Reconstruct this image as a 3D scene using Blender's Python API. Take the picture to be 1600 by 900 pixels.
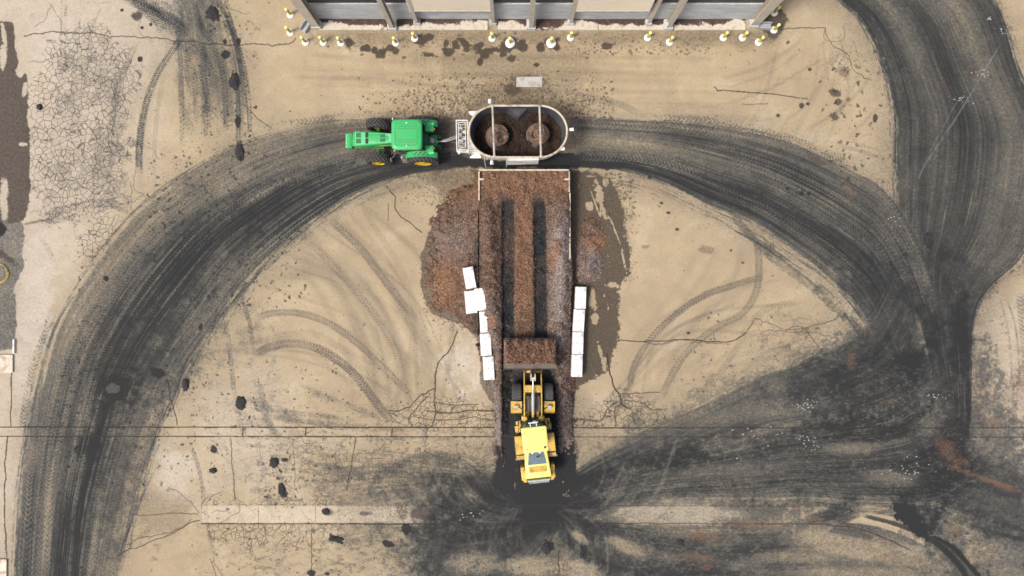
import bpy, bmesh, math, random
import numpy as np
from mathutils import Vector, Matrix
R = math.radians
for o in list(bpy.data.objects): bpy.data.objects.remove(o)
scene = bpy.context.scene
C = scene.collection
random.seed(7)

# ------------------------------------------------------------------ camera, sky, sun, exposure
CAM_H = 46.0                      # a drone hovering straight above the yard
PPM = 23.0                        # photograph pixels (of 1600) per metre on the ground
cam_d = bpy.data.cameras.new('camera'); cam = bpy.data.objects.new('camera', cam_d); C.objects.link(cam)
cam.location = (0, 0, CAM_H); cam.rotation_euler = (0, 0, 0)
cam_d.sensor_width = 36; cam_d.lens = 36 * CAM_H / (1600 / PPM)
cam_d.clip_start = 0.5; cam_d.clip_end = 9000
scene.camera = cam
SUN_EL, SUN_AZ = 58, 240          # azimuth measured clockwise from the top of the picture
world = bpy.data.worlds.new("World"); scene.world = world; world.use_nodes = True
wn = world.node_tree; bg = wn.nodes['Background']
sky = wn.nodes.new('ShaderNodeTexSky'); sky.sky_type = 'NISHITA'; sky.sun_disc = False
sky.sun_elevation = R(SUN_EL); sky.sun_rotation = R(SUN_AZ)
sky.air_density = 0.7; sky.dust_density = 5.0; sky.ozone_density = 0.6
wn.links.new(sky.outputs[0], bg.inputs[0]); bg.inputs[1].default_value = 0.135
sd = bpy.data.lights.new('sun', 'SUN'); sd.energy = 1.8; sd.angle = R(12); sd.color = (1, .965, .91)
sun = bpy.data.objects.new('sun', sd); C.objects.link(sun)
dirv = Vector((math.sin(R(SUN_AZ)) * math.cos(R(SUN_EL)), math.cos(R(SUN_AZ)) * math.cos(R(SUN_EL)), math.sin(R(SUN_EL))))
sun.rotation_euler = dirv.to_track_quat('Z', 'Y').to_euler(); sun.location = dirv * 60
scene.view_settings.view_transform = 'Standard'; scene.view_settings.look = 'None'
scene.view_settings.exposure = 0.34; scene.view_settings.gamma = 1.0

def P(px, py, h=0.0):
    "world point at height h that the photograph shows at (px, py)"
    k = (CAM_H - h) / CAM_H / PPM
    return Vector(((px - 800) * k, (450 - py) * k, h))

# ------------------------------------------------------------------ material helpers
def newmat(name):
    m = bpy.data.materials.new(name); m.use_nodes = True
    nt = m.node_tree; b = nt.nodes['Principled BSDF']
    return m, nt, b
def N(nt, typ, **kw):
    n = nt.nodes.new(typ)
    for k, v in kw.items():
        if k == 'inp':
            for a, c in v.items(): n.inputs[a].default_value = c
        else: setattr(n, k, v)
    return n
def mixc(nt, fac, a, b, mode='MIX'):
    n = nt.nodes.new('ShaderNodeMix'); n.data_type = 'RGBA'; n.blend_type = mode
    for sock, v in ((n.inputs[0], fac), (n.inputs[6], a), (n.inputs[7], b)):
        if hasattr(v, 'links'): nt.links.new(v, sock)
        elif isinstance(v, (int, float)): sock.default_value = v
        else: sock.default_value = (*v, 1)
    return n.outputs[2]
def mth(nt, op, a, b=None, c=None, clamp=False):
    n = nt.nodes.new('ShaderNodeMath'); n.operation = op; n.use_clamp = clamp
    for i, v in enumerate((a, b, c)):
        if v is None: continue
        if hasattr(v, 'links'): nt.links.new(v, n.inputs[i])
        else: n.inputs[i].default_value = v
    return n.outputs[0]
def pos(nt): return nt.nodes.new('ShaderNodeNewGeometry').outputs['Position']
def objc(nt): return nt.nodes.new('ShaderNodeTexCoord').outputs['Object']
def noise(nt, vec, scale, detail=3, rough=.55, dist=0.0):
    n = N(nt, 'ShaderNodeTexNoise', inp={'Scale': scale, 'Detail': detail, 'Roughness': rough, 'Distortion': dist})
    nt.links.new(vec, n.inputs['Vector']); return n.outputs['Fac']
def remap(nt, v, a, b, c=0.0, d=1.0):
    n = nt.nodes.new('ShaderNodeMapRange'); n.clamp = True; nt.links.new(v, n.inputs[0])
    for i, x in enumerate((a, b, c, d)): n.inputs[i + 1].default_value = x
    return n.outputs[0]
def bump(nt, b, h, strength=.4, dist=.02):
    n = nt.nodes.new('ShaderNodeBump'); n.inputs['Strength'].default_value = strength; n.inputs['Distance'].default_value = dist
    nt.links.new(h, n.inputs['Height']); nt.links.new(n.outputs[0], b.inputs['Normal'])

def painted(name, col, rough=.45, dirt=(.09, .07, .05), amt=.5, scale=2.2, metal=0.0, fine=.25):
    "paint or bare surface with uneven grime"
    m, nt, b = newmat(name); v = objc(nt)
    n1 = noise(nt, v, scale, 6, .65, .3); n2 = noise(nt, v, scale * 9, 4, .7)
    f = mth(nt, 'MULTIPLY', remap(nt, n1, .48, .72), amt)
    f2 = mth(nt, 'MULTIPLY', remap(nt, n2, .5, .78), fine)
    c = mixc(nt, f, col, dirt); c = mixc(nt, f2, c, dirt)
    nt.links.new(c, b.inputs['Base Color']); b.inputs['Roughness'].default_value = rough; b.inputs['Metallic'].default_value = metal
    nt.links.new(remap(nt, n1, .3, .8, rough - .08, rough + .3), b.inputs['Roughness'])
    return m

M = {}
M['green'] = painted('green paint', (.035, .45, .125), .35, (.12, .2, .09), .5, 1.6, fine=.35)
M['green_dark'] = painted('dark green panel', (.012, .20, .055), .45)
M['green_light'] = painted('pale green paint', (.12, .6, .25), .4, (.06, .2, .06), .3)
M['yellow_rim'] = painted('yellow wheel paint', (.72, .5, .01), .4, fine=.3)
M['rubber'] = painted('rubber', (.022, .022, .024), .8, (.11, .095, .08), .6, 3.0, fine=.5)
M['lug'] = painted('dusty tread lug', (.10, .098, .092), .9, (.03, .03, .03), .7, 4.0, fine=.5)
M['rubber_dusty'] = painted('dusty rubber', (.045, .048, .052), .85, (.15, .135, .115), .7, 3.0, fine=.5)
M['black'] = painted('black plastic', (.015, .015, .016), .5)
M['steel'] = painted('worn steel', (.2, .19, .175), .5, (.1, .06, .04), .7, 3, .5)
M['chrome'] = painted('bright steel rod', (.6, .6, .6), .25, metal=.8)
M['white'] = painted('white paint', (.72, .72, .69), .5, (.2, .13, .08), .7, 1.3, fine=.35)
M['cream'] = painted('cream painted steel', (.6, .53, .4), .5, (.22, .12, .06), .8, 2.2, fine=.6)
M['rusty'] = painted('rust stained white pipe', (.52, .45, .36), .6, (.13, .055, .028), 1.0, 2.0, fine=.8)
M['liner'] = painted('slate tub lining', (.05, .06, .072), .55, (.17, .13, .1), .6, 1.2, fine=.5)
M['yellow'] = painted('loader yellow', (.70, .44, .07), .5, (.20, .13, .06), .85, 2.0, fine=.6)
M['yellow_pale'] = painted('faded yellow roof', (.80, .74, .20), .5, (.5, .4, .12), .4, 1.3, fine=.15)
M['glass'] = painted('cab glass', (.06, .12, .13), .08, (.1, .12, .11), .3)
M['screen'] = painted('slatted engine screen', (.13, .19, .23), .25, (.05, .06, .07), .6, 3)
M['glass_green'] = painted('green tinted glass', (.035, .13, .10), .08, (.1, .12, .11), .3)
M['bucket'] = painted('scraped bucket steel', (.125, .11, .092), .6, (.08, .05, .035), .8, 2.5, fine=.5)
M['orange'] = painted('orange lens', (.8, .25, .02), .3, amt=.1)
M['lamp'] = painted('lamp lens', (.8, .8, .78), .2, amt=.1)
M['bollard_yellow'] = painted('bollard yellow', (.80, .70, .03), .4, amt=.3)
M['bollard_cap'] = painted('pale yellow cap', (.8, .76, .3), .4, amt=.2)
M['white_block'] = painted('white painted concrete', (.80, .80, .78), .7, (.36, .31, .25), .85, 1.9, fine=.5)
M['galv'] = painted('galvanised steel', (.42, .44, .45), .45, (.2, .17, .14), .5, 2)
M['hose'] = painted('yellow hose', (.62, .42, .1), .5)
M['wood'] = painted('sawn timber', (.5, .33, .16), .7)
M['hardware'] = painted('grey concrete slab', (.5, .49, .45), .85, (.2, .14, .1), .8, 1.5, fine=.5)
def noisy_concrete():
    m, nt, b = newmat('grey concrete wall'); v = pos(nt)
    mp = N(nt, 'ShaderNodeMapping', inp={'Scale': (1.0, 1.0, 3.0)}); nt.links.new(v, mp.inputs[0])
    a = noise(nt, mp.outputs[0], .9, 6, .65, .4); c = noise(nt, mp.outputs[0], 5, 5, .7)
    col = mixc(nt, remap(nt, a, .3, .7), (.40, .43, .44), (.60, .63, .63))
    col = mixc(nt, remap(nt, c, .45, .75, 0, .5), col, (.26, .26, .25))
    # horizontal pour lines
    sx = N(nt, 'ShaderNodeSeparateXYZ'); nt.links.new(v, sx.inputs[0])
    w = mth(nt, 'PINGPONG', sx.outputs[2], .3); w = remap(nt, w, 0, .025, .35, 0)
    col = mixc(nt, w, col, (.13, .13, .13))
    nt.links.new(col, b.inputs['Base Color']); b.inputs['Roughness'].default_value = .9
    bump(nt, b, c, .3, .02); return m
M['wall'] = noisy_concrete()
M['cladding_dark'] = painted('dark ribbed cladding', (.10, .095, .09), .6, (.17, .15, .13), .5, 1)
M['cladding_cream'] = painted('cream cladding', (.84, .76, .60), .5, (.7, .6, .45), .4, .6, fine=.12)
M['column'] = painted('taupe painted column', (.50, .455, .38), .5, (.3, .25, .19), .5, 1.2, fine=.2)
M['column_base'] = painted('pale concrete pier', (.55, .57, .56), .85, (.3, .24, .18), .6, 2, fine=.4)
M['stripe'] = M['black']

# ------------------------------------------------------------------ numpy painting of the dirt masks
TX = 1.25; X0, X1, Y0, Y1 = -250, 1850, -200, 1100
W, H = int((X1 - X0) * TX), int((Y1 - Y0) * TX)
rng = np.random.default_rng(11)
def sstep(x, a, b):
    t = np.clip((x - a) / (b - a), 0, 1); return t * t * (3 - 2 * t)
def vnoise(shape, cell, seed):
    cy, cx = (cell, cell) if np.isscalar(cell) else cell
    r = np.random.default_rng(seed); h, w = shape
    g = r.random((int(h / cy) + 3, int(w / cx) + 3), dtype=np.float32)
    y = np.arange(h, dtype=np.float32) / cy; x = np.arange(w, dtype=np.float32) / cx
    yi = y.astype(int); xi = x.astype(int); fy = y - yi; fx = x - xi
    fy = fy * fy * (3 - 2 * fy); fx = fx * fx * (3 - 2 * fx)
    rows = g[yi] * (1 - fy)[:, None] + g[yi + 1] * fy[:, None]
    return rows[:, xi] * (1 - fx) + rows[:, xi + 1] * fx
def fbm(shape, cell, seed, oct=4, gain=.55):
    out = 0; a = 1; s = 0
    cy, cx = (cell, cell) if np.isscalar(cell) else cell
    for k in range(oct):
        out = out + a * vnoise(shape, (max(cy / 2**k, 1.01), max(cx / 2**k, 1.01)), seed + k * 17); s += a; a *= gain
    return out / s
def spline(pts, n):
    p = np.array(pts, float); p = np.vstack([2 * p[0] - p[1], p, 2 * p[-1] - p[-2]])
    seg = len(p) - 3; u = np.linspace(0, seg - 1e-6, n); i = u.astype(int); t = (u - i)[:, None]
    a, b, c, d = p[i], p[i + 1], p[i + 2], p[i + 3]
    return .5 * ((2 * b) + (-a + c) * t + (2 * a - 5 * b + 4 * c - d) * t**2 + (-a + 3 * b - 3 * c + d) * t**3)
def plen(p): return np.sqrt((np.diff(p, axis=0) ** 2).sum(1)).sum()
def put(px, py, val, alpha):
    "scatter samples (photo pixels) into a window; returns window slices and the two layers"
    ix = ((px - X0) * TX).astype(int); iy = ((py - Y0) * TX).astype(int)
    ok = (ix >= 0) & (ix < W) & (iy >= 0) & (iy < H)
    if not ok.any(): return None
    ix, iy, val, alpha = ix[ok], iy[ok], val[ok], alpha[ok]
    x0, x1, y0, y1 = ix.min(), ix.max() + 1, iy.min(), iy.max() + 1
    v = np.zeros((y1 - y0, x1 - x0), np.float32); a = np.zeros_like(v)
    v[iy - y0, ix - x0] = val; a[iy - y0, ix - x0] = alpha
    return slice(y0, y1), slice(x0, x1), v, a
def over(D, r, k=1.0):
    if r is None: return
    ys, xs, v, a = r; D[ys, xs] = D[ys, xs] * (1 - a * k) + v * a * k
def darken(D, r, k=1.0):
    if r is None: return
    ys, xs, v, a = r; D[ys, xs] = 1 - (1 - D[ys, xs]) * (1 - v * a * k)
def band(D, A, B, table, streak=.3, seed=1, feather=.06, lug=0.0, ends=.04):
    A0 = spline(A, 400); B0 = spline(B, 400)
    n = int(max(plen(A0), plen(B0)) * TX * 1.7)
    m = int(np.sqrt(((A0 - B0) ** 2).sum(1)).max() * TX * 1.7)
    A1 = spline(A, n); B1 = spline(B, n)
    t = np.linspace(0, 1, m, dtype=np.float32)[None, :]; s = np.linspace(0, 1, n, dtype=np.float32)[:, None]
    px = A1[:, :1] * (1 - t) + B1[:, :1] * t; py = A1[:, 1:] * (1 - t) + B1[:, 1:] * t
    tab = np.array(table, float); ss = np.linspace(0, 1, tab.shape[0]); tt = np.linspace(0, 1, tab.shape[1])
    rows = np.stack([np.interp(t[0], tt, r) for r in tab]); val = np.empty((n, m), np.float32)
    k = s[:, 0] * (tab.shape[0] - 1); i = np.minimum(k.astype(int), tab.shape[0] - 2); f = (k - i)[:, None]
    val = rows[i] * (1 - f) + rows[i + 1] * f
    st = (vnoise((n, m), (420, 3.0), seed) * .4 + vnoise((n, m), (700, 9), seed + 1) * .35 + vnoise((n, m), (260, 24), seed + 2) * .25) - .5
    val = val + st * streak * 2.0 * (.35 + val) 
    if lug:
        wob = vnoise((n, m), (900, 60), seed + 5)
        lugs = ((np.arange(n)[:, None] / (6.2 * TX * 1.7) + np.abs(((t * m / (17 * TX * 1.7)) % 1) - .5) * 2.1) % 1 < .45)
        val = val + (lugs - .5) * lug * sstep(wob, .35, .65)
    edge = np.minimum(t, 1 - t) / feather + (vnoise((n, m), (120, 5), seed + 3) - .5) * 1.1 + (vnoise((n, m), (14, 6), seed + 4) - .5) * .6
    al = np.clip(edge, 0, 1) * np.clip(np.minimum(s, 1 - s) / ends, 0, 1)
    over(D, put(px.ravel(), py.ravel(), np.clip(val, 0, 1).ravel(), al.ravel().astype(np.float32)))
def track(D, pts, width, strength, pitch=3.2, kind='chev', seed=1, soft=.25, k=1.0, patch=.35):
    A0 = spline(pts, 300); n = int(plen(A0) * TX * 1.8) + 4; m = max(int(width * TX * 2.0), 3)
    Q = spline(pts, n); T = np.gradient(Q, axis=0); T /= np.linalg.norm(T, axis=1)[:, None] + 1e-9
    Nn = np.stack([-T[:, 1], T[:, 0]], 1)
    t = np.linspace(-1, 1, m)[None, :]; wv = width / 2
    px = Q[:, :1] + Nn[:, :1] * t * wv; py = Q[:, 1:] + Nn[:, 1:] * t * wv
    s = np.linspace(0, plen(A0), n)[:, None]
    if kind == 'chev': pat = ((s / pitch + np.abs(t) * 1.0 * (width / pitch) * .45) % 1 < .5) * 1.0
    elif kind == 'bar':
        pn2 = vnoise((n, m), (pitch * 2.4, 2.5), seed + 9); pat = (((s / pitch + (t > 0) * .5 + np.abs(t) * .22 * width / pitch) % 1 < .52) & (np.abs(t) > .10)) * sstep(pn2, .12, .42)
    else: pat = np.ones((n, m)) * .7
    if kind != 'none': pat = pat * .65 + .3
    al = np.clip((1 - np.abs(t)) / soft, 0, 1) * np.clip(np.minimum(s, s[-1] - s) / 25, 0, 1)
    pn = vnoise((n, m), (70, 1.5 + m * .4), seed) * .6 + vnoise((n, m), (9, 4), seed + 1) * .4
    al = al * (1 - patch + patch * 2 * sstep(pn, .25, .75))
    darken(D, put(px.ravel(), py.ravel(), np.clip(pat * strength, 0, 1).astype(np.float32).ravel(), np.clip(al, 0, 1).astype(np.float32).ravel()), k)
Q4 = 4
def lowpoly(pts, blur):
    "polygon mask at quarter resolution, blurred, enlarged"
    h, w = H // Q4 + 1, W // Q4 + 1
    yy, xx = np.mgrid[0:h, 0:w]; X = xx * Q4 / TX + X0; Y = yy * Q4 / TX + Y0
    ins = np.zeros((h, w), bool); p = pts
    for i in range(len(p)):
        (xa, ya), (xb, yb) = p[i], p[i - 1]
        if ya == yb: continue
        c = ((ya > Y) != (yb > Y)) & (X < (xb - xa) * (Y - ya) / (yb - ya) + xa); ins ^= c
    return enlarge(blurq(ins.astype(np.float32), blur * TX / Q4))
def blurq(a, r):
    r = max(int(round(r)), 0)
    if r < 1: return a
    for _ in range(3):
        for ax in (0, 1):
            pad = [(r, r) if k == ax else (0, 0) for k in (0, 1)]
            b = np.cumsum(np.pad(a, pad, mode='edge'), axis=ax, dtype=np.float64)
            z = np.zeros_like(np.take(b, [0], axis=ax)); b = np.concatenate([z, b], axis=ax)
            w = 2 * r + 1
            a = ((np.take(b, range(w, b.shape[ax]), axis=ax) - np.take(b, range(0, b.shape[ax] - w), axis=ax)) / w).astype(np.float32)
    return a
def enlarge(a):
    y = np.clip(np.arange(H) / Q4, 0, a.shape[0] - 1.001); x = np.clip(np.arange(W) / Q4, 0, a.shape[1] - 1.001)
    yi = y.astype(int); xi = x.astype(int); fy = (y - yi).astype(np.float32)[:, None]; fx = (x - xi).astype(np.float32)
    r = a[yi] * (1 - fy) + a[np.minimum(yi + 1, a.shape[0] - 1)] * fy
    return r[:, xi] * (1 - fx) + r[:, np.minimum(xi + 1, a.shape[1] - 1)] * fx
N1 = fbm((H, W), 34, 101, 5, .6); N2 = fbm((H, W), 9, 202, 4, .7); N3 = fbm((H, W), 150, 303, 4, .6); N4 = vnoise((H, W), 1.6, 404)
def stain(D, pts, val, blur=6, ragged=.8, w=.12, nz=None, k=1.0, mode='over'):
    m = lowpoly(pts, blur); n = (N1 * .55 + N2 * .45) if nz is None else nz
    a = sstep(m + (n - .5) * ragged * 2 * (m > .004), .5 - w, .5 + w) * k
    if mode == 'over': D[:] = D * (1 - a) + val * a
    elif mode == 'max': np.maximum(D, val * a, out=D)
    else: D[:] = 1 - (1 - D) * (1 - a * val)
def rect(x0, y0, x1, y1): return [(x0, y0), (x1, y0), (x1, y1), (x0, y1)]
def ell(x, y, rx, ry, rot=0, n=20):
    c, s = math.cos(R(rot)), math.sin(R(rot))
    return [(x + rx * math.cos(a) * c - ry * math.sin(a) * s, y + rx * math.cos(a) * s + ry * math.sin(a) * c) for a in [2 * math.pi * i / n for i in range(n)]]
def blob(D, x, y, rx, ry, rot=0, val=1.0, seed=0, rag=.9, w=.25, mode='dark'):
    "a ragged spot in its own small window"
    g = max(rx, ry) * 1.9
    x0, x1 = int((x - g - X0) * TX), int((x + g - X0) * TX) + 1; y0, y1 = int((y - g - Y0) * TX), int((y + g - Y0) * TX) + 1
    x0, y0 = max(x0, 0), max(y0, 0); x1, y1 = min(x1, W), min(y1, H)
    if x1 - x0 < 2 or y1 - y0 < 2: return
    yy, xx = np.mgrid[y0:y1, x0:x1]; u = xx / TX + X0 - x; v = yy / TX + Y0 - y
    c, s = math.cos(R(rot)), math.sin(R(rot)); d = np.sqrt(((u * c + v * s) / rx) ** 2 + ((-u * s + v * c) / ry) ** 2)
    n = N2[y0:y1, x0:x1] * .6 + N1[y0:y1, x0:x1] * .4
    a = sstep(1 - d + (n - .5) * rag * 2, -w, w)
    sub = D[y0:y1, x0:x1]
    if mode == 'dark': D[y0:y1, x0:x1] = 1 - (1 - sub) * (1 - a * val)
    else: D[y0:y1, x0:x1] = sub * (1 - a) + val * a
def dots(D, n, box, dens, rmin, rmax, val, seed):
    r = np.random.default_rng(seed); x = r.uniform(box[0], box[2], n); y = r.uniform(box[1], box[3], n)
    keep = r.random(n) < dens(x, y); x, y = x[keep], y[keep]
    rad = rmin * .85 + (rmax * .8 - rmin * .85) * r.random(len(x)) ** 4; vv = val * (.55 + .45 * r.random(len(x)))
    cx = (x - X0) * TX; cy = (y - Y0) * TX; mr = int(rmax * TX * 1.3) + 1
    ph = r.random(len(x)) * 6.28
    for dy in range(-mr, mr + 1):
        for dx in range(-mr, mr + 1):
            ang = math.atan2(dy, dx); rr = rad * TX * (1 + .24 * np.sin(2 * ang + ph) + .16 * np.sin(3 * ang + 2.3 * ph) + .12 * np.sin(5 * ang + 4.1 * ph))
            c = np.clip(rr - math.hypot(dx, dy) + .5, 0, 1)
            q = c > 0
            ix = (cx[q] + dx).astype(int); iy = (cy[q] + dy).astype(int); ok = (ix >= 0) & (ix < W) & (iy >= 0) & (iy < H)
            vals = (c[q] * vv[q])[ok]; np.maximum.at(D, (iy[ok], ix[ok]), vals.astype(np.float32))
def crack(D, pts, width=1.0, val=1.0, jag=3.0, seed=0):
    A0 = spline(pts, 200); L = plen(A0); n = max(int(L * TX * 2), 8); Q = spline(pts, n)
    r = np.random.default_rng(seed)
    def jn(c): g = r.standard_normal(int(L / c) + 3); return np.interp(np.linspace(0, L / c, n), np.arange(len(g)), g)
    for ax in (0, 1): Q[:, ax] += jag * (.55 * jn(16) + .3 * jn(6) + .15 * jn(2.5))
    wv = np.abs(jn(12)) * .35 + .75
    offs = np.linspace(-.5, .5, max(int(width * TX * 2) + 1, 2))
    for o in offs:
        for ax in ((0, 1), (1, 0)):
            ix = ((Q[:, 0] + ax[0] * o * width * wv - X0) * TX).astype(int); iy = ((Q[:, 1] + ax[1] * o * width * wv - Y0) * TX).astype(int)
            ok = (ix >= 0) & (ix < W) & (iy >= 0) & (iy < H); np.maximum.at(D, (iy[ok], ix[ok]), np.float32(val))

# ------------------------------------------------------------------ where the dirt and the wagon's painted shade lie (coordinates are photograph pixels = fixed ground points)
Z = lambda: np.zeros((H, W), np.float32)
SOOT_SHADE, BROWN, RUST, BLEACH, CRACK, CELLS, DOT, FLAKE, WET, TRK = (Z() for _ in range(10))
def cells_and_bleach():
    stain(BLEACH, [(-260, -200), (330, -200), (330, 20), (250, 60), (215, 250), (180, 330), (90, 470), (50, 640), (20, 900), (-10, 1100), (-260, 1100)], .75, 50, .5, .4)
    stain(BLEACH, [(60, 20), (110, 10), (120, 100), (70, 130), (45, 60)], 1, 16, .6, .3)
    stain(BLEACH, [(40, 360), (90, 360), (80, 480), (60, 560), (35, 640), (10, 660), (25, 540)], 1, 12, .6, .3)
    stain(BLEACH, [(700, 530), (745, 520), (765, 600), (720, 625), (690, 590)], .9, 22, .9, .4)
    stain(BLEACH, [(240, 690), (310, 700), (300, 760), (270, 790), (240, 760)], .9, 16, .9, .4)
    stain(BLEACH, [(310, 590), (420, 560), (480, 700), (420, 780), (320, 760), (300, 660)], .45, 40, .8, .4)
    stain(BLEACH, ell(932, 632, 22, 12, -30), .7, 12, .9, .4)
    stain(BLEACH, [(1530, 480), (1700, 400), (1700, 900), (1540, 900), (1545, 640)], .5, 30, .8, .4)
    stain(BLEACH, [(960, 790), (1120, 788), (1180, 800), (1120, 816), (960, 812)], .5, 8, .9, .3)
    stain(CELLS, [(55, 120), (110, 40), (170, 50), (215, 90), (205, 180), (192, 300), (150, 345), (60, 340), (48, 220)], 1, 18, .9, .3)
    stain(CELLS, [(150, 330), (195, 330), (160, 400), (130, 430), (120, 380)], .8, 14, .9, .3)
    stain(CELLS, [(150, 590), (215, 570), (205, 660), (140, 665)], 1, 10, .9, .3)
    stain(CELLS, [(130, 480), (170, 500), (180, 560), (150, 590), (115, 560)], .5, 14, .9, .3)
    stain(CELLS, [(560, 660), (625, 640), (655, 610), (700, 620), (745, 635), (778, 640), (776, 668), (640, 668)], 1, 8, .8, .3)
    stain(CELLS, [(888, 655), (950, 625), (970, 605), (1000, 620), (1050, 650), (1010, 668), (892, 668)], 1, 8, .8, .3)
    stain(CELLS, [(1160, 500), (1210, 480), (1320, 490), (1300, 540), (1220, 570), (1170, 545)], .28, 14, .9, .3)
    stain(CELLS, [(1285, 40), (1330, 50), (1350, 110), (1320, 130), (1290, 90)], .3, 12, .9, .3)
    stain(CELLS, [(310, 780), (470, 772), (560, 780), (500, 850), (330, 850)], .5, 16, .9, .3)
    stain(CELLS, [(850, 870), (880, 860), (890, 905), (855, 905)], .7, 6, .9, .3)
    stain(CELLS, [(400, 690), (620, 682), (790, 682), (780, 760), (560, 780), (420, 760)], .35, 26, .9, .3)
cells_and_bleach()

def left_loop():
    o = [(742, 178), (690, 181), (600, 184), (500, 189), (400, 212), (330, 241), (270, 278), (215, 322), (170, 370), (125, 430), (90, 485), (64, 545), (46, 620), (32, 700), (23, 780), (17, 900), (14, 1000)]
    i = [(748, 258), (700, 268), (640, 277), (560, 307), (495, 350), (432, 402), (385, 450), (345, 508), (308, 560), (285, 600), (262, 650), (245, 700), (222, 765), (205, 830), (190, 900), (180, 1000)]
    tab = [[.50, .60, .62, .60, .70, .95, .95, .75],
           [.45, .62, .62, .62, .68, .80, .97, .80],
           [.45, .58, .72, .52, .66, .86, .92, .72],
           [.55, .50, .52, .66, .88, .93, .82, .55],
           [.58, .46, .60, .86, .97, .78, .72, .48],
           [.55, .45, .66, .84, .84, .72, .66, .42],
           [.58, .50, .70, .90, .78, .56, .55, .34],
           [.55, .55, .78, .72, .92, .62, .46, .36],
           [.60, .62, .76, .62, .97, .58, .50, .40],
           [.72, .80, .58, .86, .99, .55, .50, .50],
           [.74, .82, .56, .90, .99, .54, .50, .55]]
    band(SOOT_SHADE, o, i, tab, .30, 5, .05, .12)
    # bright scuffed line just inside the outer edge, and pale scuffs beside the inner edge
    band(SOOT_SHADE, [(258, 292), (205, 335), (160, 390), (118, 450), (85, 520), (62, 610)], [(264, 298), (211, 341), (166, 396), (124, 456), (90, 524), (66, 612)], [[.2, .1, .2]] * 2, .3, 8, .3)
    for k, (a, w, s) in enumerate([([(690, 255), (560, 262), (460, 268), (380, 300), (320, 325)], 16, .55), ([(330, 320), (270, 365), (215, 425), (180, 480), (140, 560), (120, 640)], 22, .5),
                                   ([(118, 640), (105, 720), (92, 800), (86, 900)], 16, .7), ([(56, 700), (50, 780), (46, 900)], 5, .5), ([(300, 262), (255, 292), (205, 335), (160, 385)], 5, .6), ([(120, 455), (85, 515), (60, 600), (45, 690)], 4, .5)]):
        track(SOOT_SHADE, a, w, s, kind='none', seed=40 + k, soft=.6)
    r = random.Random(3)
    stain(SOOT_SHADE, [(480, 300), (420, 340), (360, 400), (300, 480), (250, 580), (215, 700), (190, 860), (150, 900), (140, 700), (180, 560), (260, 420), (380, 320)], .40, 22, .9, .4, mode='screen')
    for k in range(90):                                   # single scuffs that leave along the loop's inner edge
        f = r.random(); q = spline(i, 100); j = int(8 + f * 78); a = q[j] + np.array([r.uniform(-14, 8), r.uniform(-14, 8)])
        b = q[min(j + r.randint(5, 14), 99)] + np.array([r.uniform(-12, 10), r.uniform(-12, 10)]); mid = (a + b) / 2 + np.array([-1.5, -2])
        track(SOOT_SHADE, [tuple(a), tuple(mid), tuple(b)], r.uniform(2, 5), r.uniform(.25, .6), kind='none', seed=60 + k, soft=.7)
    stain(SOOT_SHADE, [(255, 480), (345, 440), (345, 520), (300, 600), (240, 640), (215, 580)], .42, 18, .9, .3, mode='screen', k=.6)
    stain(SOOT_SHADE, [(330, 480), (400, 440), (420, 540), (400, 600), (300, 620)], .18, 26, .9, .4, mode='screen')
    stain(SOOT_SHADE, ell(185, 612, 40, 26), .8, 12, .8, .3, mode='screen')
    stain(SOOT_SHADE, ell(140, 700, 22, 28), .7, 8, .8, .3, mode='screen')
left_loop()
def scrapes(o, i, n, seed, lo, hi, fmin, fmax):
    "thin pale scrapes along a loop where the tyres have wiped the film away"
    r = random.Random(seed); A = spline(o, 120); Bq = spline(i, 120); a = Z()
    for k in range(n):
        f = r.uniform(fmin, fmax); j = r.randint(lo, hi); L = r.randint(4, 13); c = (A * (1 - f) + Bq * f)[j:j + L]
        if len(c) < 4: continue
        c = c + np.array([r.uniform(-2, 2), r.uniform(-2, 2)]); track(a, [tuple(c[0]), tuple(c[len(c) // 2]), tuple(c[-1])], r.uniform(1.0, 3.2), r.uniform(.2, .6), kind='none', seed=seed + k, soft=.7, patch=.6)
    SOOT_SHADE[:] = np.clip(SOOT_SHADE * (1 - a * .75), 0, 1)
    a = Z()
    for k in range(n):
        f = r.uniform(fmin, fmax); j = r.randint(lo, hi); L = r.randint(4, 13); c = (A * (1 - f) + Bq * f)[j:j + L]
        if len(c) < 4: continue
        track(a, [tuple(c[0]), tuple(c[len(c) // 2]), tuple(c[-1])], r.uniform(1.5, 5), r.uniform(.15, .5), kind='none', seed=seed + k + 999, soft=.7, patch=.6)
    SOOT_SHADE[:] = 1 - (1 - SOOT_SHADE) * (1 - a * .8)
LO = [(742, 178), (690, 181), (600, 184), (500, 189), (400, 212), (330, 241), (270, 278), (215, 322), (170, 370), (125, 430), (90, 485), (64, 545), (46, 620), (32, 700), (23, 780), (17, 900)]
LI = [(748, 258), (700, 268), (640, 277), (560, 307), (495, 350), (432, 402), (385, 450), (345, 508), (308, 560), (285, 600), (262, 650), (245, 700), (222, 765), (205, 830), (190, 900)]
scrapes(LO, LI, 190, 1, 12, 112, .1, 1.0)

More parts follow.
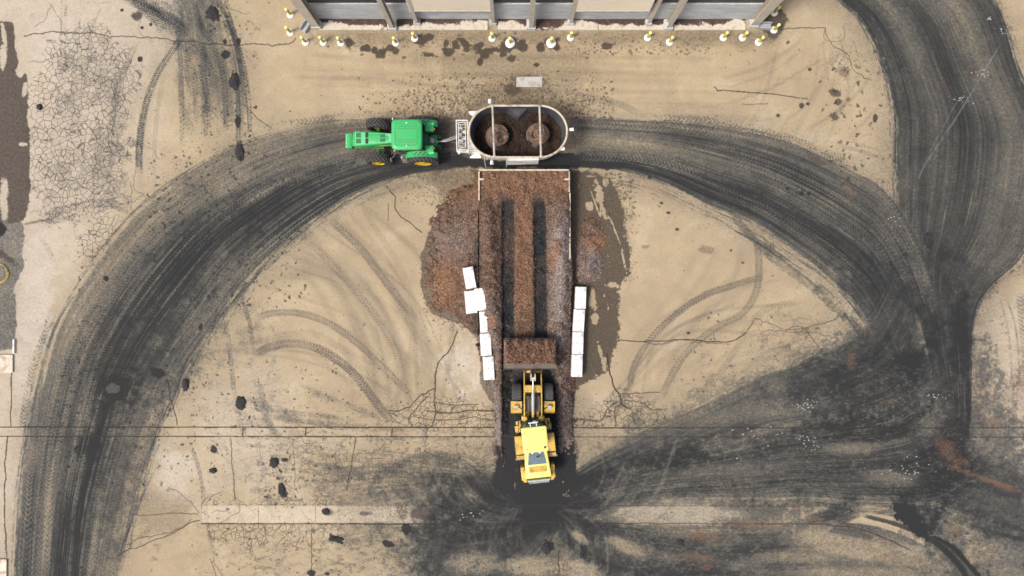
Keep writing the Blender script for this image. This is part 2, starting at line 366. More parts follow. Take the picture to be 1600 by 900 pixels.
def right_side():
    # the wide dark sheet on the right
    L = [(1215, -90), (1262, -30), (1330, 25), (1368, 90), (1386, 165), (1389, 240), (1392, 310), (1405, 400), (1440, 520), (1465, 640), (1470, 760), (1470, 830)]
    Rr = [(1500, -90), (1545, -30), (1580, 40), (1604, 120), (1650, 220), (1640, 330), (1606, 405), (1545, 460), (1522, 520), (1520, 620), (1512, 700), (1500, 800)]
    tab = [[.88, .95, .62, .85, .75, .60, .80, .86], [.90, .97, .60, .86, .72, .56, .80, .90], [.90, .90, .66, .84, .78, .60, .80, .90], [.86, .84, .74, .84, .80, .68, .78, .88],
           [.80, .80, .76, .82, .80, .74, .72, .82], [.78, .80, .78, .84, .78, .76, .72, .84], [.8, .84, .80, .86, .82, .84, .86, .9], [.8, .80, .84, .86, .86, .88, .92, .92], [.78, .8, .86, .82, .76, .8, .9, .8]]
    band(SOOT_SHADE, L, Rr, tab, .13, 12, .05, .03, ends=.12)
    # loop from the mixer to the right
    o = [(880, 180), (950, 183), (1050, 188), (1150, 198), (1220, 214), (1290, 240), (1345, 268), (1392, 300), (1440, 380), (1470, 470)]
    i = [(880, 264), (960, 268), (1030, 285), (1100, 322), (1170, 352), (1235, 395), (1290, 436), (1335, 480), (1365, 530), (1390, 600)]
    tab = [[.80, .86, .60, .30, .52, .92, 1., .97], [.70, .82, .66, .40, .55, .90, .99, .80], [.55, .78, .80, .60, .72, .90, .93, .55], [.50, .74, .82, .70, .82, .92, .84, .50],  # first row: dark lower end also holds the wagon's shadow as colour
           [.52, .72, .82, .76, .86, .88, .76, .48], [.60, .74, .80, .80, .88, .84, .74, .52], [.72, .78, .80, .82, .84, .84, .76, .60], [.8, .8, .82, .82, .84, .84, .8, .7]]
    band(SOOT_SHADE, o, i, tab, .20, 22, .05, .10)
    r = random.Random(5)
    for k in range(70):
        q = spline(i, 100); j = int(12 + r.random() * 70); sh = r.uniform(-22, 8); a = q[j] + np.array([sh * .5, -sh * .8]); j2 = min(j + r.randint(6, 16), 99)
        b = q[j2] + np.array([sh * .5, -sh * .8]); mid = q[(j + j2) // 2] + np.array([sh * .5, -sh * .8])
        track(SOOT_SHADE, [tuple(a), tuple(mid), tuple(b)], r.uniform(2, 5), r.uniform(.3, .6), kind='none', seed=160 + k, soft=.7)
    for k, (a, w, s) in enumerate([([(1000, 272), (1060, 292), (1120, 318), (1180, 342), (1240, 385), (1300, 430)], 9, .5), ([(1135, 328), (1180, 375), (1215, 410), (1270, 450), (1325, 500), (1360, 530)], 17, .62),
                                   ([(1185, 350), (1200, 385), (1240, 420)], 10, .5), ([(1040, 300), (1110, 335), (1170, 375)], 5, .4)]):
        track(SOOT_SHADE, a, w, s, kind='none', seed=90 + k, soft=.6)
    # the big fan from the right side back to the loader
    o = [(1395, 420), (1350, 500), (1260, 552), (1170, 585), (1085, 630), (1010, 664), (945, 698), (905, 725), (868, 752), (820, 775)]
    i = [(1560, 740), (1480, 800), (1360, 800), (1260, 790), (1160, 790), (1060, 788), (980, 795), (930, 800), (880, 830), (820, 850)]
    tab = [[.55, .80, .82, .84, .82, .9, .9, .7], [.40, .76, .80, .80, .92, .88, .9, .7], [.42, .68, .74, .72, .86, .86, .80, .6], [.42, .62, .74, .66, .84, .84, .80, .5],
           [.38, .66, .78, .70, .82, .84, .78, .4], [.36, .66, .84, .76, .86, .80, .80, .35], [.50, .78, .88, .80, .88, .80, .82, .4], [.70, .92, .94, .86, .88, .84, .84, .6], [.9, .99, 1, .97, .95, .94, .9, .9]]
    band(SOOT_SHADE, o, i, tab, .22, 32, .07, .0)
    for k in range(26):
        f = r.uniform(.1, .95); A = spline(o, 60); B = spline(i, 60); c = A * (1 - f) + B * f; j = r.randint(4, 40); seg = c[j:j + r.randint(9, 19)]
        track(SOOT_SHADE, [tuple(x) for x in seg[::4]], r.uniform(6, 16), r.uniform(.15, .4), kind='none', seed=200 + k, soft=.8)
    for k, (x, y, rx, ry, rot, v) in enumerate([(1170, 640, 90, 12, -12, .35), (1230, 600, 60, 10, -20, .3), (1150, 735, 90, 10, -4, .32), (1330, 700, 40, 10, 0, .25), (1390, 745, 40, 12, 10, .35), (1455, 640, 20, 40, 10, .35), (1245, 640, 60, 10, -10, .25)]):
        blob(SOOT_SHADE, x, y, rx, ry, rot, .48 + .1 * (k % 3), k, 1.4, .7, 'over') if k not in (99,) else None
    for x, y, rx, ry, rot in [(1420, 570, 26, 36, 0), (1340, 665, 60, 20, -8), (1500, 520, 16, 60, 0), (1440, 820, 28, 34, -20), (930, 745, 50, 10, -15), (1420, 560, 22, 14, 0), (1050, 715, 60, 14, -8)]:
        blob(SOOT_SHADE, x, y, rx, ry, rot, .75, 0, 1.0, .6)
    for pts in [[(1410, 455), (1445, 505), (1470, 560), (1490, 600)], [(1425, 450), (1460, 500), (1480, 540)], [(1455, 410), (1490, 460), (1500, 500)]]:
        track(SOOT_SHADE, pts, 7, .5, kind='none', seed=7, soft=.6)
    # mottled right margin
    stain(SOOT_SHADE, [(1500, 560), (1570, 540), (1580, 700), (1700, 720), (1700, 1000), (1480, 1000), (1470, 760)], .5, 30, 1.1, .3, mode='screen')
    for pts, w, s in [([(1440, 770), (1520, 800), (1600, 830), (1680, 850)], 16, .6), ([(1400, 730), (1500, 750), (1620, 780)], 22, .5), ([(1560, 455), (1575, 520), (1582, 600), (1585, 680)], 7, .35),
                      ([(1568, 452), (1588, 520), (1594, 620)], 5, .35), ([(1500, 815), (1560, 835), (1640, 850)], 10, .7), ([(1480, 890), (1560, 880), (1640, 890)], 14, .35)]:
        track(SOOT_SHADE, pts, w, s, kind='none', seed=int(w * 9), soft=.7, patch=.5)
    track(SOOT_SHADE, [(1593, 452), (1600, 520), (1606, 600)], 17, .4, 7, 'chev', 5)
right_side()
scrapes([(880, 180), (950, 183), (1050, 188), (1150, 198), (1220, 214), (1290, 240), (1345, 268), (1392, 300), (1440, 380), (1470, 470)], [(880, 264), (960, 268), (1030, 285), (1100, 322), (1170, 352), (1235, 395), (1290, 436), (1335, 480), (1365, 530), (1390, 600)], 130, 2, 10, 115, .08, .98)
scrapes([(1262, -30), (1330, 25), (1368, 90), (1386, 165), (1389, 240), (1392, 310), (1405, 400), (1440, 520), (1465, 640), (1470, 760)], [(1545, -30), (1580, 40), (1604, 120), (1650, 220), (1640, 330), (1606, 405), (1545, 460), (1522, 520), (1520, 620), (1512, 700)], 70, 3, 5, 110, .1, .95)
scrapes([(1395, 420), (1350, 500), (1260, 552), (1170, 585), (1085, 630), (1010, 664), (945, 698), (905, 725), (868, 752)], [(1560, 740), (1480, 800), (1360, 800), (1260, 790), (1160, 790), (1060, 788), (980, 795), (930, 800), (880, 830)], 130, 4, 5, 100, .05, .95)

def bottom():
    stain(SOOT_SHADE, [(1250, 400), (1315, 448), (1340, 495), (1285, 528), (1235, 590), (1180, 640), (1420, 660), (1470, 520), (1400, 420)], .52, 18, .9, .4, mode='screen')
    stain(SOOT_SHADE, [(1330, 480), (1250, 535), (1160, 572), (1060, 618), (980, 655), (920, 690), (950, 730), (1200, 680), (1380, 600)], .36, 22, .9, .5, mode='screen')
    stain(SOOT_SHADE, [(1455, 380), (1560, 420), (1545, 470), (1528, 540), (1532, 620), (1525, 700), (1480, 760), (1440, 600)], .35, 14, .8, .4, mode='screen')
    band(SOOT_SHADE, [(862, 752), (780, 738), (690, 716), (600, 704), (500, 700), (420, 690)], [(884, 806), (850, 868), (806, 930), (750, 1000), (720, 1060), (690, 1100)],
         [[.98] * 8, [.92, .80, .66, .60, .72, .74, .60, .90], [.62, .52, .48, .28, .50, .56, .38, .82], [.50, .42, .50, .25, .40, .40, .34, .70], [.34, .22, .30, .10, .16, .22, .2, .4], [0] * 8], .24, 131, .14, 0, .05)
    band(SOOT_SHADE, [(860, 792), (980, 815), (1150, 822), (1300, 806), (1420, 786), (1500, 800)], [(872, 840), (940, 905), (1050, 960), (1200, 1000), (1400, 1040), (1600, 1060)],
         [[.98] * 8, [.88, .66, .74, .30, .52, .82, .70, .85], [.60, .62, .72, .45, .55, .72, .62, .7], [.66, .70, .62, .50, .42, .60, .66, .6], [.72, .66, .46, .30, .34, .55, .62, .6], [.6, .5, .35, .3, .3, .4, .5, .5]], .22, 132, .10, 0, .05)
    stain(SOOT_SHADE, [(1420, 690), (1530, 690), (1640, 770), (1700, 860), (1560, 860), (1480, 800), (1420, 790)], .55, 26, .9, .4, mode='screen')
    stain(SOOT_SHADE, [(690, 243), (740, 246), (800, 250), (880, 240), (930, 240), (990, 258), (960, 264), (700, 263)], .97, 4, .6, .2)  # soot along the wagon's lower side, with the wagon's shade painted in
    stain(SOOT_SHADE, [(796, 585), (868, 585), (890, 620), (896, 700), (905, 760), (860, 800), (770, 790), (776, 700), (788, 640)], 1.0, 5, .6, .2)
    T = lambda p, w, s, kind='none', sd=1, patch=.45: track(SOOT_SHADE, p, w, s, 3.4, kind, sd, .7, patch=patch)
    blob(SOOT_SHADE, 845, 780, 54, 40, 0, .93, 0, .9, .6)
    blob(SOOT_SHADE, 790, 770, 48, 20, -35, .9, 0, .8, .5)
    stain(SOOT_SHADE, [(690, 745), (800, 740), (900, 760), (960, 800), (1020, 900), (940, 960), (700, 960), (640, 860), (660, 790)], .62, 26, 1.0, .35, mode='screen')
    T([(880, 780), (920, 825), (980, 860), (1080, 890), (1200, 930)], 46, .75, 'chev', 2)
    T([(885, 790), (935, 812), (990, 830), (1060, 858), (1150, 880)], 34, .6, 'chev', 3)
    T([(850, 790), (890, 850), (940, 890), (1000, 950)], 36, .75, 'chev', 4)
    T([(850, 800), (810, 850), (770, 890), (720, 950)], 34, .85, 'chev', 5)
    T([(830, 790), (770, 830), (720, 860), (650, 900)], 44, .55, 'chev', 6)
    T([(1010, 905), (1100, 880), (1200, 850), (1290, 815), (1350, 780)], 42, .78, 'none', 7)
    T([(1060, 850), (1150, 835), (1240, 825), (1320, 790)], 26, .65, 'none', 8)
    T([(1180, 880), (1300, 876), (1420, 880), (1500, 930)], 34, .62, 'none', 9)
    T([(980, 900), (1100, 905), (1250, 890)], 40, .6, 'none', 10)
    T([(880, 810), (1000, 822), (1180, 824), (1300, 815)], 12, .5, 'none', 11)
    # band hugging the tan patch
    T([(880, 800), (1000, 788), (1200, 786), (1330, 790)], 14, .55, 'none', 12)
    stain(SOOT_SHADE, [(1090, 780), (1340, 780), (1340, 822), (1130, 824)], .62, 12, 1.1, .4, mode='screen'); stain(SOOT_SHADE, [(690, 782), (940, 782), (990, 822), (690, 824)], .7, 12, 1.1, .4, mode='screen')
    for x, y, rx, ry, rot, v in [(975, 852, 30, 10, 25, .22), (905, 838, 14, 6, 35, .2), (830, 884, 34, 14, 0, .1), (900, 890, 36, 14, 10, .15), (1330, 850, 120, 22, 12, .22), (1240, 870, 60, 8, 0, .4), (740, 880, 40, 16, 0, .3), (1050, 806, 96, 10, -2, .06)]:
        blob(SOOT_SHADE, x, y, rx, ry, rot, v, 0, .9, .5, 'over')
    # smears left of the loader
    sm = [([(500, 725), (530, 735), (580, 745)], 24, .55), ([(570, 752), (610, 735), (660, 715), (720, 720), (790, 730)], 28, .6), ([(660, 712), (720, 722), (790, 745)], 30, .55), ([(680, 690), (740, 698), (790, 712)], 12, .45),
          ([(580, 702), (600, 708), (614, 712)], 12, .8), ([(558, 742), (580, 752)], 14, .8), ([(630, 745), (690, 752), (760, 760), (830, 770)], 36, .62), ([(610, 765), (650, 775), (720, 770)], 24, .45),
          ([(680, 740), (720, 750), (760, 755)], 20, .6), ([(560, 775), (640, 768), (700, 775), (790, 785)], 10, .3), ([(700, 800), (760, 800), (820, 790)], 22, .7), ([(640, 830), (700, 838), (770, 830), (820, 810)], 30, .6),
          ([(690, 850), (740, 845), (800, 830)], 22, .5), ([(590, 672), (680, 674), (780, 676)], 8, .35), ([(600, 655), (560, 640), (520, 625), (470, 600)], 14, .35), ([(560, 690), (640, 684), (720, 688)], 9, .4),
          ([(420, 650), (480, 660), (560, 668), (610, 668)], 16, .5), ([(380, 620), (430, 640), (500, 650), (570, 660)], 14, .3), ([(396, 590), (410, 620), (420, 660), (440, 690)], 16, .45), ([(340, 610), (370, 640), (400, 660)], 12, .3)]
    for k, (p, w, s) in enumerate(sm): track(SOOT_SHADE, p, w, s, 3.0, 'chev', 300 + k, .8, patch=.6)
    r = random.Random(9)
    for k in range(46):
        x = r.uniform(400, 790); y = r.uniform(615, 900); 
        if y < 660 and x > 640: continue
        a = r.uniform(-.2, .65) if x < 650 else r.uniform(-.3, .25); L = r.uniform(12, 40)
        track(SOOT_SHADE, [(x, y), (x + L * math.cos(a), y + L * math.sin(a) * .8)], r.uniform(5, 13), r.uniform(.15, .45), 3.0, 'chev', 400 + k, .8, patch=.7)
    for k in range(40):                                   # loose tread smudges between the left loop and the middle
        x = r.uniform(330, 470); y = r.uniform(430, 780); L = r.uniform(10, 26)
        track(SOOT_SHADE, [(x, y), (x + L * .15, y + L)], r.uniform(4, 10), r.uniform(.15, .5), 3.0, 'bar', 500 + k, .8, patch=.7)
    for p, w, s in [([(376, 455), (383, 480), (392, 520), (395, 560)], 9, .6), ([(352, 450), (352, 500), (360, 560), (370, 640), (385, 690)], 10, .45), ([(295, 690), (310, 730), (318, 780), (330, 850), (345, 880)], 8, .45), ([(345, 690), (362, 720), (370, 780), (398, 880)], 8, .35), ([(420, 700), (436, 740), (450, 790)], 10, .35)]:
        track(SOOT_SHADE, p, w, s, 3.0, 'bar', int(s * 100), .7, patch=.6)
bottom()
a = Z(); r = random.Random(55)
for k in range(120):                                      # wiped arcs that fan out from where the loader turns
    th = r.choice([r.uniform(-.1, .6), r.uniform(2.4, 3.3), r.uniform(2.2, 3.3), r.uniform(.45, .95)]); d0 = r.uniform(20, 110); L = r.uniform(50, 170); bend = r.choice([-1, 1]) * r.uniform(.5, 1.3)
    p = [(845 + d * math.cos(th + bend * (d - d0) / L), 785 + d * math.sin(th + bend * (d - d0) / L) * .8) for d in (d0, d0 + L / 2, d0 + L)]
    track(a, p, r.uniform(2, 9), r.uniform(.15, .5), 3.6, 'chev' if k % 3 == 0 else 'none', 2000 + k, .7, patch=.6)
SOOT_SHADE[:] = np.clip(SOOT_SHADE * (1 - a * .42), 0, 1)
a = Z()
for k in range(60):
    th = r.choice([r.uniform(-.1, .6), r.uniform(2.4, 3.3), r.uniform(2.2, 3.3), r.uniform(.45, .95)]); d0 = r.uniform(30, 140); L = r.uniform(60, 200); bend = r.choice([-1, 1]) * r.uniform(.5, 1.3)
    p = [(845 + d * math.cos(th + bend * (d - d0) / L), 785 + d * math.sin(th + bend * (d - d0) / L) * .8) for d in (d0, d0 + L / 2, d0 + L)]
    track(a, p, r.uniform(6, 16), r.uniform(.12, .4), 3.6, 'chev', 2200 + k, .9, patch=.6)
SOOT_SHADE[:] = 1 - (1 - SOOT_SHADE) * (1 - a * .8)

def top_left():
    o = [(300, -40), (345, -5), (366, 40), (381, 100), (389, 160), (392, 215)]
    i = [(180, -40), (262, 0), (275, 40), (268, 90), (284, 150), (300, 225)]
    tab = [[.85, .7, .75, .8, .8, .75], [.75, .5, .65, .5, .55, .5], [.72, .28, .5, .34, .42, .2], [.72, .16, .46, .24, .36, .12], [.58, .18, .42, .16, .28, .10], [.36, .18, .36, .14, .2, .06], [.2, .12, .2, .1, .1, .0]]
    band(SOOT_SHADE, o, i, tab, .34, 52, .08, .16, ends=.16)
    track(SOOT_SHADE, [(385, 100), (391, 150), (393, 200)], 2.5, .2, kind='none', seed=1)
    for p_, w_, s_ in [([(318, -10), (350, 20), (368, 60), (382, 110), (389, 170), (390, 215)], 9, .7), ([(330, 70), (345, 100), (352, 150), (353, 210)], 12, .6), ([(296, 60), (312, 95), (322, 140), (326, 190)], 12, .5), ([(360, 40), (368, 90), (372, 150), (373, 230)], 8, .6)]: track(SOOT_SHADE, p_, w_, s_, 4.6, 'bar', int(w_ * 31), .4, patch=.4)
    band(SOOT_SHADE, [(346, 20), (362, 70), (372, 120), (376, 180)], [(349, 19), (365, 70), (375, 120), (380, 180)], [[.15, .1, .15]] * 2, .3, 61, .3)
    T = lambda p, w, s, k='chev', sd=1, pt=3.4: track(SOOT_SHADE, p, w, s, pt, k, sd, .45, patch=.45)
    T([(192, -20), (225, 12), (262, 40), (292, 62)], 26, .8, 'chev', 2)
    T([(292, 45), (270, 78), (248, 112), (232, 150), (222, 190), (217, 240), (218, 275)], 13, .85, 'bar', 3)
    T([(216, 60), (202, 90), (188, 125), (180, 160), (174, 200), (172, 230)], 13, .5, 'bar', 4)
    T([(290, 60), (315, 78), (330, 110), (338, 150)], 15, .7, 'chev', 5)
    T([(300, 25), (320, 50), (335, 80)], 14, .7, 'chev', 6)
    T([(272, 105), (280, 140), (292, 185), (300, 210)], 14, .35, 'chev', 7)
    T([(372, 130), (372, 200), (373, 262)], 10, .6, 'bar', 8)
    T([(60, 345), (110, 325), (170, 318), (215, 335)], 16, .5, 'bar', 9)
    T([(60, 365), (75, 390), (92, 425)], 9, .35, 'bar', 10)
    T([(40, 345), (90, 345), (130, 330)], 10, .4, 'chev', 11)
    stain(SOOT_SHADE, [(110, 60), (200, 60), (195, 330), (60, 340), (100, 180)], .12, 30, 1.0, .4, mode='screen')
    stain(SOOT_SHADE, ell(165, 230, 26, 70), .12, 16, 1.1, .3, mode='screen')
    stain(SOOT_SHADE, ell(340, 110, 40, 90), .12, 20, 1.1, .3, mode='screen'); stain(SOOT_SHADE, ell(300, 20, 90, 26, 10), .15, 18, 1.0, .3, mode='screen')
    r = random.Random(12)
    for k in range(14):
        f = r.random(); x = 272 + 105 * f; T([(x - 20 * f, r.uniform(-20, 40)), (x + 6, 90), (x + 10, r.uniform(130, 240))], r.uniform(7, 11), r.uniform(.2, .55), 'bar' if k % 2 else 'chev', 60 + k, 4.6)
    for k in range(8): y = r.uniform(-10, 40); T([(r.uniform(180, 230), y - 10), (260, y + 20), (300, y + 46)], r.uniform(8, 14), r.uniform(.3, .6), 'chev', 80 + k, 4.4)
    for k in range(5): T([(100 + 22 * k, -10 + 20 * k), (95 + 20 * k, 140), (70 + 26 * k, 330)], 13, .10, 'bar', 90 + k, 4.4)
top_left()

def worn_tracks():
    T = lambda p, w, s, k='bar', sd=1, pt=4.4, so=.3: track(TRK, p, w, s, pt, k, sd, so, patch=.4)
    T([(510, 338), (558, 382), (588, 420), (612, 452), (650, 500)], 14, .75, 'bar', 1); T([(510, 338), (558, 382), (588, 420), (612, 452), (650, 500)], 14, .3, 'none', 1)
    T([(468, 370), (502, 396), (532, 428), (556, 455), (590, 498), (615, 540), (628, 585)], 14, .55, 'bar', 2)
    T([(398, 497), (430, 489), (470, 490), (515, 506), (560, 538), (600, 576), (650, 625)], 13, .7, 'bar', 3); T([(398, 497), (430, 489), (470, 490), (515, 506), (560, 538), (600, 576), (650, 625)], 12, .3, 'none', 3)
    T([(608, 452), (640, 505), (658, 545), (668, 590)], 11, .4, 'bar', 4)
    T([(398, 556), (420, 543), (455, 537), (497, 545), (535, 568), (562, 595), (590, 632), (615, 662)], 16, 1.0, 'bar', 5); T([(398, 556), (420, 543), (455, 537), (497, 545), (535, 568), (562, 595), (590, 632), (615, 662)], 15, .45, 'none', 5)
    T([(600, 440), (648, 512), (690, 590)], 22, .15, 'none', 6); T([(560, 440), (620, 540), (680, 630)], 26, .15, 'none', 7)
    T([(505, 390), (540, 430), (548, 450)], 12, .25, 'bar', 8)
    T([(575, 300), (640, 290), (700, 272)], 18, .4, 'chev', 9); T([(560, 315), (620, 300)], 10, .3, 'chev', 10)
    T([(984, 608), (990, 575), (1012, 535), (1052, 495), (1100, 462), (1150, 445), (1195, 432)], 12, .9, 'bar', 11); T([(984, 608), (990, 575), (1012, 535), (1052, 495), (1100, 462), (1150, 445), (1195, 432)], 12, .3, 'none', 11)
    T([(1032, 625), (1048, 590), (1075, 548), (1120, 512), (1160, 490), (1182, 455), (1186, 410), (1182, 372)], 13, .75, 'bar', 12); T([(1032, 625), (1048, 590), (1075, 548), (1120, 512), (1160, 490), (1182, 455), (1186, 410), (1182, 372)], 13, .25, 'none', 12)
    T([(1085, 620), (1120, 590), (1150, 545), (1170, 510), (1200, 482), (1260, 470)], 12, .45, 'bar', 13)
    T([(1130, 615), (1180, 570), (1240, 530), (1300, 500)], 20, .3, 'bar', 14)
    T([(1070, 560), (1120, 520), (1190, 490)], 16, .2, 'none', 15)
    T([(450, 120), (520, 122), (600, 126), (680, 134), (740, 140)], 12, .38, 'none', 16, so=.8)
    T([(480, 85), (600, 95), (700, 92), (850, 88), (1000, 90), (1120, 92)], 12, .3, 'none', 17, so=.8)
    T([(875, 148), (920, 152), (965, 162), (1005, 180)], 12, .55, 'chev', 18, 4)
    T([(1120, 125), (1180, 108), (1230, 80), (1262, 52)], 10, .3, 'none', 19, so=.8); T([(1130, 140), (1200, 115), (1255, 78)], 5, .3, 'none', 20, so=.8)
    T([(1135, 165), (1200, 140), (1245, 115), (1290, 90)], 6, .4, 'bar', 21, 22); T([(1080, 172), (1140, 160), (1200, 135)], 5, .3, 'bar', 22, 22)
    T([(1255, 205), (1300, 180), (1340, 145), (1362, 118)], 9, .5, 'none', 23, so=.8); T([(1300, 225), (1340, 235), (1388, 250)], 7, .5, 'none', 24); T([(1320, 218), (1388, 240)], 4, .5, 'none', 25)
    T([(1320, 222), (1350, 190), (1380, 160)], 6, .3, 'none', 26); T([(1285, 60), (1290, 100), (1300, 140), (1330, 200)], 8, .25, 'none', 27, so=.8)
    T([(1215, 215), (1240, 170), (1290, 130)], 5, .2, 'none', 28, so=.8)
    T([(820, 92), (700, 90), (580, 78)], 14, .2, 'none', 29, so=.9)
    T([(400, 900), (480, 880), (600, 890)], 10, .2, 'none', 30, so=.8); T([(240, 880), (330, 860), (460, 850)], 8, .15, 'none', 31, so=.8)
    # long arcs that leave the left loop and gather beside the loader
    r = random.Random(88)
    si = spline([(575, 305), (495, 350), (432, 402), (385, 450), (350, 508), (330, 560)], 60)
    for k in range(16):
        a = si[r.randint(0, 59)]; b = np.array([r.uniform(600, 735), r.uniform(610, 668)]); mid = (a + b) / 2; nv = np.array([b[1] - a[1], a[0] - b[0]]) / 6.0 * r.uniform(.6, 1.5)
        T([tuple(a), tuple(mid + nv), tuple(b)], r.uniform(5, 15), r.uniform(.12, .42), 'bar' if k % 3 == 0 else 'none', 900 + k, so=.7)
    for k in range(13):
        a = np.array([r.uniform(930, 1010), r.uniform(625, 668)]); b = np.array([r.uniform(1060, 1330), r.uniform(400, 560)]); mid = (a + b) / 2; nv = np.array([b[1] - a[1], a[0] - b[0]]) / 6.0 * r.uniform(.2, 1.3)
        T([tuple(a), tuple(mid + nv), tuple(b)], r.uniform(5, 14), r.uniform(.12, .40), 'bar' if k % 3 == 0 else 'none', 950 + k, so=.7)
    for k in range(16):                               # wide faint arcs
        x = r.uniform(480, 640); T([(x - 90, 330 + (640 - x) * .7 + r.uniform(-10, 30)), (x, 440), (x + 60, 560), (x + 70, 660)], r.uniform(12, 24), r.uniform(.08, .24), 'none', 1100 + k, so=.9)
        x = r.uniform(960, 1200); T([(x, 640), (x + 20, 540), (x + 100, 440 + r.uniform(-20, 20)), (x + 120, 380)], r.uniform(12, 22), r.uniform(.06, .2), 'none', 1140 + k, so=.9) if x < 1130 else None
    for k in range(16):
        y = r.uniform(84, 185); x = r.uniform(420, 700); T([(x, y), (x + 200, y + r.uniform(-8, 2)), (x + r.uniform(300, 600), y + r.uniform(-14, 14))], r.uniform(5, 16), r.uniform(.08, .28), 'none', 1000 + k, so=.8)
    for k in range(12):
        x = r.uniform(1120, 1300); T([(x, 240 - r.uniform(0, 60)), (x + 40, 150), (x + 60 + r.uniform(-30, 40), 60)], r.uniform(4, 10), r.uniform(.1, .32), 'none', 1030 + k, so=.8)
    for k in range(14):
        x = r.uniform(60, 280); T([(x, r.uniform(0, 120)), (x - 20, 180), (x - 26, r.uniform(220, 330))], r.uniform(5, 14), r.uniform(.05, .18), 'bar', 1050 + k, so=.6)
    r = random.Random(21)
    for k in range(10):
        a = r.uniform(.4, 1.25); x0 = r.uniform(395, 560); y0 = 500 - (x0 - 400) * .75 + r.uniform(-10, 130); L = r.uniform(80, 190)
        T([(x0, y0), (x0 + L * .5 * math.cos(a), y0 + L * .5 * math.sin(a)), (x0 + L * math.cos(a + .12), y0 + L * math.sin(a + .12))], r.uniform(4, 12), r.uniform(.08, .26), 'none', 600 + k, so=.8)
    for k in range(8):
        x0 = r.uniform(960, 1160); y0 = r.uniform(560, 640); a = -r.uniform(.5, 1.1); L = r.uniform(60, 140)
        T([(x0, y0), (x0 + L * .5 * math.cos(a), y0 + L * .5 * math.sin(a)), (x0 + L * math.cos(a + .25), y0 + L * math.sin(a + .25))], r.uniform(3, 9), r.uniform(.08, .26), 'bar', 700 + k, so=.8)
    for k in range(26):
        x0 = r.uniform(430, 1150); y0 = r.uniform(80, 170); L = r.uniform(80, 200)
        T([(x0, y0), (x0 + L * .5, y0 + r.uniform(-4, 4)), (x0 + L, y0 + r.uniform(-8, 8))], r.uniform(3, 9), r.uniform(.05, .18), 'none', 800 + k, so=.8)
    # bevelled lug marks that stick out of the loops' outer edges
    for p, sd in [([(400, 205), (470, 190), (560, 180), (650, 177)], 31), ([(1000, 183), (1100, 188), (1200, 205), (1280, 232), (1350, 268)], 32), ([(1010, 191), (1150, 203), (1250, 228), (1330, 268)], 33), ([(90, 470), (62, 540), (44, 610), (33, 680)], 34)]:
        track(SOOT_SHADE, p, 15, .45, 6.2, 'chev', sd, .6, patch=.8)
    for p, sd in [([(895, 190), (980, 197), (1080, 203), (1180, 222)], 41), ([(900, 245), (1000, 250), (1100, 275)], 42), ([(56, 690), (46, 760), (40, 900)], 43), ([(82, 690), (76, 760), (72, 900)], 44)]:
        a = Z(); track(a, p, 15, .5, 6.2, 'chev', sd, .4, patch=.3); SOOT_SHADE[:] = np.clip(SOOT_SHADE - a * .55, 0, 1)
worn_tracks()

